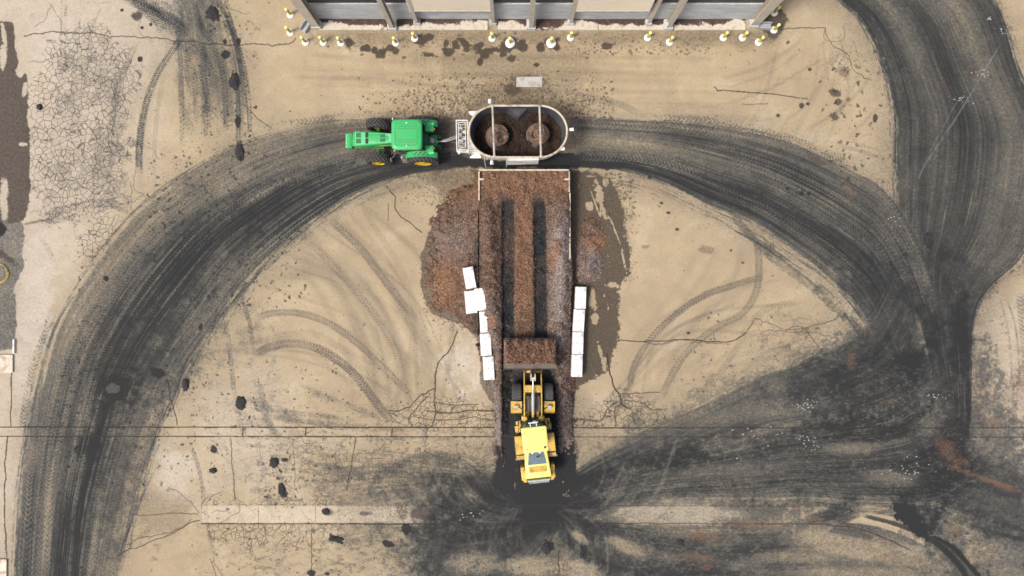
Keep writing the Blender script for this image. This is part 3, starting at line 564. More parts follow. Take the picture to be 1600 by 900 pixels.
def browns():
    # strip beside the building and drips in front of it
    stain(BROWN, rect(478, 44, 1222, 72), .5, 10, .6, .4)
    stain(BROWN, [(620, 50), (900, 50), (940, 100), (900, 150), (760, 160), (640, 90)], .3, 18, .9, .4, mode='max')
    r = random.Random(31)
    for k in range(30): blob(BROWN, r.gauss(735, 80), r.gauss(76, 7), r.uniform(3, 10), r.uniform(2.5, 6), r.uniform(-20, 20), .95, k, 1.0)
    for x, y, a, b in [(545, 66, 8, 11), (655, 62, 12, 8), (670, 58, 7, 5), (572, 75, 8, 6), (585, 78, 5, 5), (790, 72, 14, 9), (815, 70, 9, 9), (845, 74, 8, 7), (750, 96, 5, 6), (868, 75, 6, 6), (838, 101, 4, 3), (726, 68, 6, 6), (797, 68, 13, 10), (862, 68, 12, 10)]:
        blob(BROWN, x, y, a, b, 0, 1, 0, .9)
    dots(BROWN, 2600, (500, 45, 1250, 110), lambda x, y: np.exp(-((y - 75) / 13) ** 2) * (.15 + .85 * np.exp(-((x - 740) / 110) ** 2)), .6, 3.5, .95, 1)
    dots(BROWN, 900, (880, 60, 1110, 86), lambda x, y: .5, .5, 2.6, .9, 2)
    stain(BROWN, [(1190, 28), (1222, 5), (1232, 30), (1222, 46), (1210, 62), (1190, 50)], .9, 4, .8, .2)
    # mulch dust around the mixer and the head of the ramp
    dots(BROWN, 15000, (560, 110, 960, 190), lambda x, y: np.exp(-((x - 790) / 130) ** 2 - ((y - 165) / 34) ** 2), .5, 2.5, .95, 3)
    stain(BROWN, [(690, 185), (740, 140), (820, 122), (890, 140), (900, 185)], .5, 16, 1.0, .35, mode='max')
    stain(BROWN, [(480, 196), (600, 184), (740, 178), (740, 262), (620, 262), (500, 215)], .38, 14, 1.0, .35, mode='max')
    stain(BROWN, [(640, 266), (750, 255), (755, 330), (700, 350), (690, 300)], .62, 8, .9, .3, mode='max')
    dots(BROWN, 2500, (600, 262, 720, 320), lambda x, y: np.clip((x - 590) / 130, 0, 1) ** 2, .5, 2, .8, 4)
    blob(BROWN, 825, 125, 26, 8, 0, .55, 0, .8); blob(BROWN, 800, 140, 14, 9, 0, .8, 0, .8)
    # wet ground right of the ramp
    stain(BROWN, [(888, 262), (930, 268), (962, 285), (975, 330), (982, 380), (984, 430), (970, 440), (966, 480), (968, 520), (958, 545), (945, 585), (905, 602), (880, 640), (878, 600), (880, 440)], .92, 3.5, 1.0, .10, nz=N1 * .3 + N2 * .5 + N4 * .2)
    for x, y, a, b, rot in [(935, 300, 6, 17, -12), (943, 330, 3, 16, -16), (921, 322, 5, 6, 0), (925, 467, 6, 17, 0), (957, 446, 9, 4, 10), (929, 497, 6, 8, 0), (938, 552, 3, 14, -15), (944, 566, 3, 10, 0), (945, 284, 4, 7, 0), (963, 366, 1.2, 22, -22), (974, 405, 1.2, 16, -12), (954, 345, 1.4, 10, -30), (938, 320, 1.5, 18, 0), (930, 318, 1.3, 20, -20), (944, 462, 2, 4, 0), (950, 480, 1.5, 4, 10), (922, 275, 8, 2, 0)]:
        blob(BROWN, x, y, a, b, rot, 0.12, 0, 1.7, .12, 'over')
    dots(BROWN, 900, (945, 268, 992, 345), lambda x, y: .55, .6, 3.2, .9, 6)
    dots(BROWN, 800, (975, 330, 1000, 440), lambda x, y: np.exp(-(x - 975) / 8), .5, 2, .8, 7)
    # mound of mud round the left pad
    stain(BROWN, [(740, 300), (690, 320), (670, 360), (656, 400), (656, 450), (676, 492), (720, 505), (748, 530), (750, 600), (775, 640), (778, 700), (800, 700), (800, 300)], .75, 3, .5, .12, mode='max')
    stain(BROWN, [(770, 600), (800, 600), (800, 740), (782, 748), (772, 690)], .8, 6, .8, .2, mode='max')
    stain(BROWN, [(880, 590), (900, 600), (892, 640), (900, 700), (895, 760), (870, 760)], .8, 5, .8, .2, mode='max')
    dots(BROWN, 900, (660, 470, 770, 560), lambda x, y: np.exp(-((y - 490) / 28) ** 2), .5, 2.2, .75, 8)
    for x, y, a, b, rot in [(1205, 672, 8, 12, -30), ]: pass
    # far left verge: earth over the slab edge
    stain(BROWN, [(-260, 32), (24, 32), (26, 100), (42, 115), (46, 250), (47, 300), (40, 345), (-5, 352), (-260, 420)], .95, 3, .45, .08)
    for x, y, a, b, rot in [(6, 55, 4, 22, -8), (5, 88, 5, 20, 0), (33, 108, 7, 14, 20), (6, 318, 7, 34, 0), (36, 225, 6, 3, 0), (30, 85, 4, 6, 0), (38, 140, 4, 12, 10)]: blob(BROWN, x, y, a, b, rot, .05, 0, .9, .2, 'over')
    stain(SOOT_SHADE, [(-260, 330), (38, 345), (36, 420), (25, 440), (24, 548), (-260, 552)], .55, 3, .5, .1)
    stain(SOOT_SHADE, [(-30, 320), (8, 350), (14, 362), (0, 370), (-30, 372)], 1, 3, .7, .2)
    stain(BROWN, [(-30, 390), (8, 392), (30, 410), (32, 418), (5, 405), (-30, 402)], 1, 2, .7, .15)
    stain(BROWN, [(-260, 560), (-10, 560), (-10, 1100), (-260, 1100)], .3, 14, .9, .3, mode='max')
    track(BROWN, [(24, 355), (45, 349), (70, 344), (80, 341)], 5, .9, kind='none', seed=2, soft=.5, patch=.5)
    # right side patches of mulch crumbs
    for x, y, a, b, rot in [(1480, 705, 13, 34, -38), (1505, 722, 16, 8, 10), (1112, 840, 24, 11, 0), (1085, 835, 22, 8, 0), (1100, 886, 18, 5, -20), (1270, 812, 14, 9, 0), (1488, 826, 12, 8, 0), (1570, 760, 30, 6, 22), (1240, 790, 10, 8, 0), (1330, 563, 9, 16, 10), (1392, 625, 8, 8, 0), (1550, 660, 12, 26, -35), (1380, 870, 30, 8, 0), (1325, 296, 6, 14, -40), (1180, 820, 50, 8, 0), (1530, 745, 60, 6, 20), (1090, 870, 34, 8, 0), (1600, 590, 30, 60, 0)]:
        blob(RUST, x, y, a * .8, b * .8, rot, .62, 0, 1.6, .7)
    blob(RUST, 940, 380, 26, 12, -20, .25, 0, 1)
    stain(BROWN, [(1520, 440), (1545, 440), (1600, 405), (1640, 400), (1570, 440), (1530, 480)], .5, 7, .7, .4, mode='max')
    stain(BROWN, ell(663, 803, 26, 11), .85, 2, .6, .15, mode='max'); blob(BROWN, 628, 798, 9, 16, -20, .6, 0, 1)
    stain(BROWN, [(200, 760), (300, 780), (310, 820), (230, 840), (190, 800)], .3, 16, .9, .4, mode='max')
    stain(BROWN, [(225, 590), (260, 580), (230, 700), (190, 860), (150, 900), (170, 780)], .3, 16, .9, .4, mode='max')
    blob(BROWN, 1203, 666 - 275, 8, 9, 0, .5, 0, 1.2); blob(BROWN, 1105, 391, 12, 7, 0, .45, 0, 1.2); blob(BROWN, 1008, 385, 7, 3, 0, .4, 0, 1); blob(BROWN, 1318, 112, 10, 8, 0, .5, 0, 1)
    for x, y, a, b in [(1305, 145, 9, 6), (1310, 158, 6, 6), (1303, 182, 8, 5), (1520, 113, 9, 10), (1480, 135, 10, 14), (1490, 150, 6, 6), (1276, 252, 14, 7)]: blob(BROWN, x, y, a, b, 30, .85, 0, 1.2)
browns()

def puddle_and_channel():
    # a pale curved drain strip at bottom right, a dark channel along it and a film of black water beside it
    band(SOOT_SHADE, [(1316, 818), (1360, 822), (1410, 838), (1455, 862), (1488, 905), (1500, 940)], [(1352, 800), (1400, 806), (1440, 822), (1480, 846), (1516, 885), (1540, 930)], [[.06, .04, .04, .08]] * 3, .2, 91, .12)
    band(SOOT_SHADE, [(1345, 808), (1400, 824), (1450, 846), (1494, 888), (1515, 930)], [(1352, 802), (1410, 817), (1460, 838), (1505, 881), (1527, 930)], [[.75, .85, .75]] * 3, .2, 92, .2)
    for m_ in (SOOT_SHADE, WET): stain(m_, [(1393, 788), (1408, 784), (1424, 792), (1430, 804), (1446, 810), (1452, 826), (1462, 838), (1446, 842), (1424, 830), (1412, 818), (1400, 812)], 1.0 if m_ is SOOT_SHADE else .85, 2.0, 1.1, .1, nz=N1 * .3 + N2 * .7)
    stain(SOOT_SHADE, [(1380, 770), (1430, 775), (1480, 840), (1560, 930), (1500, 930), (1440, 850)], .75, 12, 1.0, .4, mode='screen')
    band(SOOT_SHADE, [(1450, 838), (1480, 856), (1505, 880), (1530, 910)], [(1460, 836), (1490, 852), (1514, 876), (1545, 910)], [[.9, 1, .9]] * 2, .1, 93, .15)
    band(SOOT_SHADE, [(1305, 822), (1340, 826), (1368, 838)], [(1290, 832), (1335, 842), (1360, 846)], [[.6, .8, .5]] * 2, .2, 94, .2)
    crack(CRACK, [(1290, 820), (1340, 826), (1380, 840), (1420, 858)], 1.2, .9, .6, 1)
    stain(WET, ell(176, 607, 11, 8), .85, 1.5, .8, .1)
    blob(SOOT_SHADE, 176, 607, 26, 17, 0, .9, 0, .8, .4); stain(SOOT_SHADE, ell(176, 607, 11, 8), .86, 1.5, .8, .1)
    WET[:] = np.maximum(WET, sstep(SOOT_SHADE, .9, 1) * .1)
# (the drain channel is painted after the general mottling)

def spots():
    for x, y, a, b, rot in [(376, 629, 10, 12, 0), (290, 601, 7, 11, 8), (333, 20, 14, 14, 0), (366, 127, 10, 14, 0), (375, 237, 9, 16, 0), (371, 190, 5, 11, 0), (440, 765, 7, 14, -25), (428, 722, 8, 10, -25), (445, 718, 8, 5, 0), (333, 702, 6, 9, -20), (333, 735, 8, 5, -20), (246, 582, 12, 8, 20),
                            (510, 799, 10, 7, 0), (572, 802, 14, 4, 0), (525, 842, 16, 5, 35), (605, 849, 10, 6, 10), (634, 825, 8, 10, 0), (62, 167, 6, 6, 0), (854, 856, 10, 14, 30), (916, 774, 5, 3, 0), (1063, 847, 6, 6, 0), (1450, 375, 9, 14, 0), (313, 511, 5, 7, 15), (165, 435, 5, 5, 0),
                            (352, 84, 8, 7, 0), (351, 65, 4, 5, 0), (372, 64, 4, 5, 0), (486, 895, 8, 6, 0), (510, 896, 5, 3, 0), (218, 92, 5, 5, 0), (235, 38, 3, 4, 0), (222, 43, 4, 3, 0), (190, 15, 4, 4, 0), (355, 795, 4, 3, 0), (1252, 302, 4, 4, 0), (1263, 302, 4, 4, 0), (1230, 294, 4, 3, 0), ]:
        blob(DOT, x, y, a * .82, b * .82, rot, 1, 0, 1.0, .12)
    blob(BROWN, 214, 25, 8, 7, 0, .95, 0, .8)
    dn = lambda f: (lambda x, y: f)
    dots(DOT, 14000, (-100, -100, 1700, 1000), dn(.35), .3, 1.3, .75, 20); dots(DOT, 2600, (-100, -100, 1700, 1000), dn(.30), .4, 2.2, .8, 19)
    dots(DOT, 3600, (300, 560, 820, 900), dn(.45), .4, 2.4, .85, 21)
    dots(DOT, 2200, (230, 230, 480, 480), dn(.5), .5, 3.4, .9, 22)
    dots(DOT, 2600, (120, 380, 340, 760), dn(.4), .5, 3.0, .85, 23)
    dots(DOT, 500, (90, 560, 130, 900), dn(.6), .6, 3.6, .9, 24)
    dots(DOT, 700, (1180, 80, 1395, 290), lambda x, y: np.exp(-((x - 1325 - (y - 150) * .1) / 38) ** 2), .6, 4.2, .85, 25)
    dots(DOT, 260, (1060, 480, 1260, 640), dn(.35), .5, 3, .85, 26)
    dots(DOT, 120, (880, 620, 1000, 700), dn(.5), .5, 2.4, .85, 27)
    dots(DOT, 600, (290, 0, 400, 240), dn(.5), .5, 2.6, .85, 28)
    dots(DOT, 500, (400, 240, 560, 300), lambda x, y: np.exp(-((y - 300 + (x - 400) * .22) / 12) ** 2), .6, 3.2, .95, 29)
    dots(DOT, 500, (850, 780, 1600, 900), dn(.4), .5, 3.0, .7, 30)
    dots(DOT, 300, (1300, 100, 1600, 700), dn(.3), .5, 3.0, .7, 31)
    for (x, y, n, s) in [(290, 330, 60, 22), (310, 352, 40, 15), (380, 190, 20, 12), (440, 720, 30, 10), (376, 640, 40, 14), (440, 770, 50, 13), (333, 25, 50, 14), (985, 322, 8, 4), (1042, 330, 6, 8)]:
        dots(DOT, n, (x - s * 2, y - s * 2, x + s * 2, y + s * 2), dn(1), .6, 3.4, .95, int(x + y))
    for x, y, a, b in [(1033, 317, 3, 2), (1044, 332, 4, 2.5), (1058, 358, 3.5, 2.5), (1014, 277, 3, 3), (949, 264, 3, 2.5), (867, 172, 2, 4), (1160, 410, 2.5, 1.5), (1142, 391, 2, 2), (1075, 520, 3, 2), (1215, 180, 3, 3), (1265, 108, 3, 3), (1252, 165, 4, 4), (1262, 162, 3, 2.5), (1367, 185, 4, 7)]:
        blob(DOT, x, y, a, b, 0, .9, 0, .8, .2)
    for x, y, n, s in [(1262, 632, 30, 9), (1248, 634, 10, 5), (1545, 30, 14, 3), (1565, 48, 10, 5), (1535, 115, 26, 9), (1500, 155, 24, 9), (1395, 345, 12, 8), (1262, 686, 18, 8), (1268, 700, 16, 9), (735, 800, 14, 14), (1425, 735, 40, 18), (1190, 683, 30, 30), (1465, 620, 20, 8)]:
        r = np.random.default_rng(n + int(x)); 
        for q in range(int(n * .65)): blob(FLAKE, x + r.normal() * s, y + r.normal() * s * .45, .35 + r.random() * .8, .35 + r.random() * .4, 0, .9, 0, .3, .6)
    track(FLAKE, [(1565, 65), (1530, 125), (1490, 190), (1450, 250), (1432, 285)], 3, .16, kind='none', seed=3, patch=.8); track(FLAKE, [(1500, 150), (1470, 205), (1440, 262)], 2, .16, kind='none', seed=5, patch=.8)
spots()

def cracks():
    K = lambda p, w=1.2, v=1, j=2.2, s=0: crack(CRACK, p, w * .8, v, j * 1.25, s)
    for y in (667, 681.5): K([(-250, y), (400, y + .4), (780, y + .8), (800, y + .8)], 1.5, .95, .25, int(y)); K([(886, y + 1), (1000, y + 1), (1850, y + 1.5)], 1.3, .7, .25, int(y))
    K([(19, 560), (18, 600), (17, 667)], 1.3, .9, .8, 1); K([(12, 681), (8, 740), (7, 800), (11, 872)], 1.6, .9, 1, 2)
    for x in (380, 478, 613): K([(x, 668), (x - .5, 681)], 1.3, .9, .3, x)
    K([(35, 57), (70, 51), (140, 52), (210, 58), (270, 62), (340, 68), (400, 70), (440, 71), (462, 62)], 1.2, .85, 1.6, 3)
    K([(1222, 46), (1245, 44), (1290, 43)], 1, .8, 1.2, 4); K([(1290, 43), (1300, 70), (1325, 85), (1330, 105), (1350, 120), (1362, 125)], 1, .7, 1.5, 5)
    K([(1115, 135), (1125, 141), (1160, 144), (1210, 148), (1262, 155)], 1.1, .85, .7, 6); K([(1160, 163), (1200, 162)], .9, .6, .5, 7)
    K([(605, 290), (618, 308), (620, 328), (640, 347), (660, 362)], 1.2, .9, 1.6, 8); K([(607, 318), (607, 345)], .8, .6, .4, 9)
    K([(716, 515), (705, 545), (685, 570), (680, 600), (678, 625), (680, 645), (676, 668)], 1.6, .95, 1.6, 10)
    K([(680, 607), (655, 618), (640, 635), (620, 642), (608, 642)], 1.5, .95, 1.4, 11); K([(682, 630), (710, 632), (745, 632)], 1.2, .8, 1.2, 12); K([(665, 642), (700, 645), (740, 642), (776, 641)], 1.6, .9, 1, 13)
    K([(645, 668), (640, 655), (650, 640), (668, 620)], 1.2, .9, 1.2, 14); K([(655, 652), (690, 655), (740, 652), (776, 655)], 1.1, .8, 1.2, 15)
    K([(965, 533), (1000, 534), (1040, 532), (1080, 531), (1110, 534), (1148, 531), (1165, 520)], 1.3, .95, 1, 16); K([(1000, 534), (1030, 538), (1060, 532)], .9, .7, .8, 17); K([(1080, 535), (1140, 538)], .8, .6, .6, 18)
    K([(949, 552), (952, 580), (958, 600), (968, 615), (972, 630), (985, 640)], 2.2, 1, 1.2, 19); K([(972, 628), (960, 640), (962, 667)], 1.4, .9, 1, 20); K([(892, 657), (920, 656), (938, 656), (950, 638), (965, 628)], 1.3, .9, 1, 21)
    K([(968, 614), (990, 614), (1030, 612)], 1, .8, 1, 22); K([(975, 625), (1000, 630), (1020, 640), (1040, 640)], 1, .8, 1.2, 23); K([(895, 668), (1000, 669)], 1.5, .9, .3, 24)
    K([(1165, 520), (1180, 500), (1200, 505), (1230, 515), (1262, 512), (1300, 500), (1310, 492)], .9, .7, 1.5, 25); K([(1230, 515), (1250, 510), (1270, 530), (1285, 545)], .9, .7, 1.5, 26); K([(1190, 518), (1260, 518), (1310, 530)], .8, .6, 2, 27)
    K([(263, 590), (266, 620), (272, 640), (277, 664)], 1.2, .9, 1, 28); K([(248, 580), (270, 590), (280, 605), (278, 620)], .9, .7, 1.5, 29)
    K([(555, 685), (552, 710), (548, 735), (540, 765)], 1.1, .85, 1, 30); K([(360, 682), (362, 710), (365, 745), (367, 780)], 1, .75, 1.6, 31); K([(458, 685), (460, 730), (462, 760)], .8, .55, 1.4, 32)
    K([(310, 803), (280, 802), (240, 804), (205, 806)], 1, .7, 1.2, 33); K([(312, 815), (290, 820), (265, 836), (230, 850), (200, 858), (185, 868)], 1.1, .85, 1.8, 34); K([(300, 812), (270, 830), (220, 842), (195, 852)], .9, .7, 2, 35)
    K([(312, 800), (300, 785), (280, 770), (262, 760)], .8, .6, 1.6, 36); K([(315, 795), (320, 780), (345, 770)], .8, .6, 1.6, 37)
    K([(872, 860), (873, 900)], 1.6, .8, 1.6, 38); K([(487, 830), (487, 860), (488, 900)], 1.1, .8, 1, 39); K([(315, 818), (450, 818.5), (690, 819)], 1.6, .9, .3, 40); K([(690, 817), (900, 817), (1300, 819)], 1.2, .7, .5, 41); K([(690, 789), (900, 790), (1250, 791)], .9, .5, .5, 42)
    K([(382, 165), (400, 182), (425, 200)], .9, .7, 1, 43); K([(355, 0), (352, 10), (385, 22)], .8, .5, 1, 44)
    r = random.Random(77)
    for k in range(70):                                   # short hairline cracks branching over the old concrete
        x, y = (r.uniform(80, 240), r.uniform(-20, 340)) if k % 2 else (r.uniform(320, 760), r.uniform(685, 880)); a = r.uniform(0, 6.28); L = r.uniform(15, 50)
        K([(x, y), (x + L * .5 * math.cos(a), y + L * .5 * math.sin(a)), (x + L * math.cos(a + r.uniform(-.6, .6)), y + L * math.sin(a + .3))], .8, r.uniform(.3, .6), 2, 1000 + k)
    K([(1289, 43), (1290, 62), (1318, 62), (1318, 40)], .8, .5, .2, 50); K([(1500, 18), (1500, 30)], .8, .3, .2, 51)
cracks()

# general unevenness
STRIP = lowpoly(rect(316, 789, 640, 817), 1); SOOT_SHADE0 = SOOT_SHADE.copy()
NA = vnoise((H, W), (3.0, 26), 707) * .5 + vnoise((H, W), (5, 60), 708) * .5
smudge = sstep(fbm((H, W), (7, 15), 911, 4, .85), .48, .64)
where = lowpoly([(330, 590), (620, 690), (800, 700), (800, 900), (560, 960), (300, 960), (330, 820), (420, 740), (330, 680)], 40)
SOOT_SHADE[:] = 1 - (1 - SOOT_SHADE) * (1 - smudge * where * (.20 + .30 * np.clip((np.arange(W) / TX + X0 - 450) / 350, 0, 1)[None, :]))
where = lowpoly([(870, 780), (1500, 770), (1540, 560), (1640, 560), (1700, 1000), (860, 1000)], 26)
sm2 = sstep(fbm((H, W), (8, 20), 931, 4, .9), .42, .62)
SOOT_SHADE[:] = 1 - (1 - SOOT_SHADE) * (1 - sm2 * where * .20)
lite = sstep(fbm((H, W), (6, 11), 951, 4, .95), .53, .68); where = lowpoly([(1150, 600), (1400, 520), (1560, 700), (1560, 960), (900, 960), (960, 720)], 40)
SOOT_SHADE[:] = SOOT_SHADE * (1 - lite * where * .18)
SOOT_SHADE[:] = np.clip(SOOT_SHADE + (N3 - .5) * .45 * (SOOT_SHADE > .08) * (1.15 - SOOT_SHADE) + (N1 - .5) * .30 * (SOOT_SHADE > .08) * (1.2 - SOOT_SHADE) + (N2 - .5) * .34 * (SOOT_SHADE > .08) * (1.2 - SOOT_SHADE), 0, 1)
SOOT_SHADE[:] = SOOT_SHADE * (1 - STRIP * .0)
haze_s = sstep(enlarge(blurq(SOOT_SHADE[::Q4, ::Q4].copy(), 11)), .02, .62) * .40            # a film of dust round everything dark
SOOT_SHADE[:] = np.maximum(SOOT_SHADE, haze_s * (N2 * .8 + .3) * (1 - BLEACH * .5))
SOOT_SHADE[:] = SOOT_SHADE * (1 - STRIP) + np.minimum(SOOT_SHADE, SOOT_SHADE0 * .55) * STRIP
DOT[:] = DOT * (1 - STRIP * .3)
puddle_and_channel()
yy = (np.arange(H) / TX + Y0)[:, None]; xx = (np.arange(W) / TX + X0)[None, :]
fade = np.clip(np.minimum(np.minimum(xx - X0, X1 - xx), np.minimum(yy - Y0, Y1 - yy)) / 60, 0, 1).astype(np.float32)
def to_image(name, chans):
    im = bpy.data.images.new(name, W, H, alpha=True, float_buffer=False); im.colorspace_settings.name = 'Non-Color'; im.alpha_mode = 'CHANNEL_PACKED'
    a = np.empty((H, W, 4), np.float32)
    for k, c in enumerate(chans): a[..., k] = np.clip(c * fade, 0, 1)[::-1]
    im.pixels.foreach_set(a.ravel()); im.update(); im.pack(); return im
IM1 = to_image('dirt_mask_soot_shade', (SOOT_SHADE, BROWN, TRK, np.ones((H, W), np.float32)))
IM2 = to_image('dirt_mask_surface', (BLEACH, CRACK, CELLS, np.ones((H, W), np.float32)))
IM3 = to_image('dirt_mask_spots', (DOT, FLAKE, RUST, np.ones((H, W), np.float32)))
IM4 = to_image('dirt_mask_wet', (WET, Z(), Z(), np.ones((H, W), np.float32)))

def ground_mat(name, tan_a=(.47, .372, .228), tan_b=(.40, .31, .185), pale=(.56, .495, .405), use_cells=True, clean=0.0, soot_shade_k=1.0):
    m, nt, b = newmat(name); v = pos(nt)
    mp = N(nt, 'ShaderNodeMapping', inp={'Scale': (PPM / (X1 - X0), PPM / (Y1 - Y0), 1), 'Location': ((800 - X0) / (X1 - X0), 1 - (450 - Y0) / (Y1 - Y0), 0)}); nt.links.new(v, mp.inputs[0])
    ch = []
    for im in (IM1, IM2, IM3, IM4):
        t = N(nt, 'ShaderNodeTexImage', image=im, extension='CLIP', interpolation='Linear'); nt.links.new(mp.outputs[0], t.inputs[0])
        s = nt.nodes.new('ShaderNodeSeparateColor'); nt.links.new(t.outputs[0], s.inputs[0]); ch += [s.outputs[0], s.outputs[1], s.outputs[2]]
    soot, brown, trk, bleach, crk, cel, dot, flake, rust, wet = ch[:10]
    big = noise(nt, v, .11, 4, .6); mid = noise(nt, v, .9, 5, .62, .5); fine = noise(nt, v, 5.5, 4, .8); grit = noise(nt, v, 13, 3, .8)
    c = mixc(nt, remap(nt, big, .35, .65), tan_a, tan_b)
    sof = noise(nt, v, .33, 5, .62, .6); c = mixc(nt, remap(nt, sof, .48, .68, 0, .45), c, (.27, .205, .135)); c = mixc(nt, remap(nt, sof, .46, .30, 0, .5), c, (.55, .47, .34))
    c = mixc(nt, mth(nt, 'MULTIPLY', bleach, .88), c, pale)
    c = mixc(nt, remap(nt, mid, .40, .70, 0, .40), c, (.33, .27, .19))
    c = mixc(nt, remap(nt, fine, .46, .72, 0, .55), c, (.28, .235, .18))
    c = mixc(nt, remap(nt, grit, .53, .70, 0, .42), c, (.20, .165, .125))
    c = mixc(nt, remap(nt, grit, .46, .32, 0, .28), c, (.62, .54, .41))
    gr = mth(nt, 'SUBTRACT', mth(nt, 'ADD', mth(nt, 'MULTIPLY', fine, .5), mth(nt, 'MULTIPLY', grit, .5)), .5)
    # wear: brownish tyre polish
    tf = mth(nt, 'ADD', trk, mth(nt, 'MULTIPLY', mth(nt, 'MULTIPLY', gr, 1.4), trk), clamp=True)
    c = mixc(nt, mth(nt, 'MULTIPLY', tf, .95), c, (.105, .09, .075))
    # mulch mud
    bf = mth(nt, 'ADD', brown, mth(nt, 'MULTIPLY', gr, mth(nt, 'MULTIPLY', remap(nt, brown, 0.02, .5), remap(nt, brown, 1.0, .6, .6, 2.6))), clamp=True)
    bcol = mixc(nt, remap(nt, grit, .4, .65), (.036, .028, .024), (.062, .048, .040))
    c = mixc(nt, mth(nt, 'MULTIPLY', bf, .93), c, bcol)
    # soot: grains thin out where the film is thin
    amp = mth(nt, 'MULTIPLY', remap(nt, soot, .02, .3), remap(nt, soot, 1, .7, .7, 2.0))
    sf = mth(nt, 'ADD', soot, mth(nt, 'MULTIPLY', gr, amp), clamp=True)
    sf = mth(nt, 'MULTIPLY', sf, soot_shade_k)
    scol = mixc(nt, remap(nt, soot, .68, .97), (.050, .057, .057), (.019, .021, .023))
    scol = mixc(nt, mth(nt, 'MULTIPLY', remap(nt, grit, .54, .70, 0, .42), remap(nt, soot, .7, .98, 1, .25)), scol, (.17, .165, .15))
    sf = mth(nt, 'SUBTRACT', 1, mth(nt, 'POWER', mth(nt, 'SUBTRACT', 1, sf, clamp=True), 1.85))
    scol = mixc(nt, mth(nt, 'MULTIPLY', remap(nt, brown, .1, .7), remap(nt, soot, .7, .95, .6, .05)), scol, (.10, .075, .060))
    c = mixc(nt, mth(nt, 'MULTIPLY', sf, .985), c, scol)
    # rust-coloured crumbs
    rf = mth(nt, 'MULTIPLY', remap(nt, rust, .1, .9), remap(nt, mth(nt, 'ADD', grit, mth(nt, 'MULTIPLY', rust, .08)), .50, .60))
    c = mixc(nt, mth(nt, 'MULTIPLY', rf, .85), c, (.23, .125, .075))
    if use_cells:
        dv = nt.nodes.new('ShaderNodeVectorMath'); dv.operation = 'ADD'; nn = N(nt, 'ShaderNodeTexNoise', inp={'Scale': 2.0, 'Detail': 3.0}); nt.links.new(v, nn.inputs['Vector'])
        sc = nt.nodes.new('ShaderNodeVectorMath'); sc.operation = 'SCALE'; sc.inputs[3].default_value = .16; nt.links.new(nn.outputs['Color'], sc.inputs[0]); nt.links.new(v, dv.inputs[0]); nt.links.new(sc.outputs[0], dv.inputs[1])
        fl = nt.nodes.new('ShaderNodeVectorMath'); fl.operation = 'MULTIPLY'; fl.inputs[1].default_value = (1, 1, 0); nt.links.new(dv.outputs[0], fl.inputs[0])
        vo = N(nt, 'ShaderNodeTexVoronoi', feature='DISTANCE_TO_EDGE', inp={'Scale': 2.5}); nt.links.new(fl.outputs[0], vo.inputs['Vector'])
        vb = N(nt, 'ShaderNodeTexVoronoi', feature='DISTANCE_TO_EDGE', inp={'Scale': 1.2}); nt.links.new(fl.outputs[0], vb.inputs['Vector'])
        e1 = remap(nt, vo.outputs['Distance'], .018, .056, 1, 0); e2 = remap(nt, vb.outputs['Distance'], .014, .040, 1, 0)
        e = mth(nt, 'MAXIMUM', mth(nt, 'MULTIPLY', e1, remap(nt, cel, .2, .5)), mth(nt, 'MULTIPLY', mth(nt, 'MULTIPLY', e2, remap(nt, cel, .1, .4, 0, .7)), remap(nt, cel, .4, .6, 1, 0)))
        e = mth(nt, 'MULTIPLY', e, remap(nt, mid, .3, .5, .7, 1))
        crk = mth(nt, 'MAXIMUM', crk, mth(nt, 'MULTIPLY', e, .80))
    c = mixc(nt, mth(nt, 'MULTIPLY', crk, .92), c, (.045, .036, .030))
    c = mixc(nt, mth(nt, 'MULTIPLY', dot, .95), c, (.030, .029, .028))
    c = mixc(nt, mth(nt, 'MULTIPLY', flake, .8), c, (.72, .71, .68))
    c = mixc(nt, mth(nt, 'MULTIPLY', remap(nt, wet, .92, 1), .9), c, (.05, .058, .06))
    nt.links.new(c, b.inputs['Base Color'])
    rgh = mth(nt, 'SUBTRACT', .9, mth(nt, 'MULTIPLY', wet, .36)); nt.links.new(rgh, b.inputs['Roughness'])
    h = mth(nt, 'SUBTRACT', mth(nt, 'ADD', mth(nt, 'MULTIPLY', grit, .25), mth(nt, 'MULTIPLY', fine, .3)), mth(nt, 'MULTIPLY', crk, 1.0))
    h = mth(nt, 'ADD', h, mth(nt, 'MULTIPLY', dot, .8)); h = mth(nt, 'ADD', h, mth(nt, 'MULTIPLY', soot, .35)); h = mth(nt, 'MULTIPLY', h, mth(nt, 'SUBTRACT', 1, wet))
    bump(nt, b, h, .55, .03)
    b.inputs['Specular IOR Level'].default_value = .2
    return m
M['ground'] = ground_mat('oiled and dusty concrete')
M['strip'] = ground_mat('pale concrete strip', (.60, .51, .37), (.52, .43, .30), (.64, .56, .43), use_cells=False)

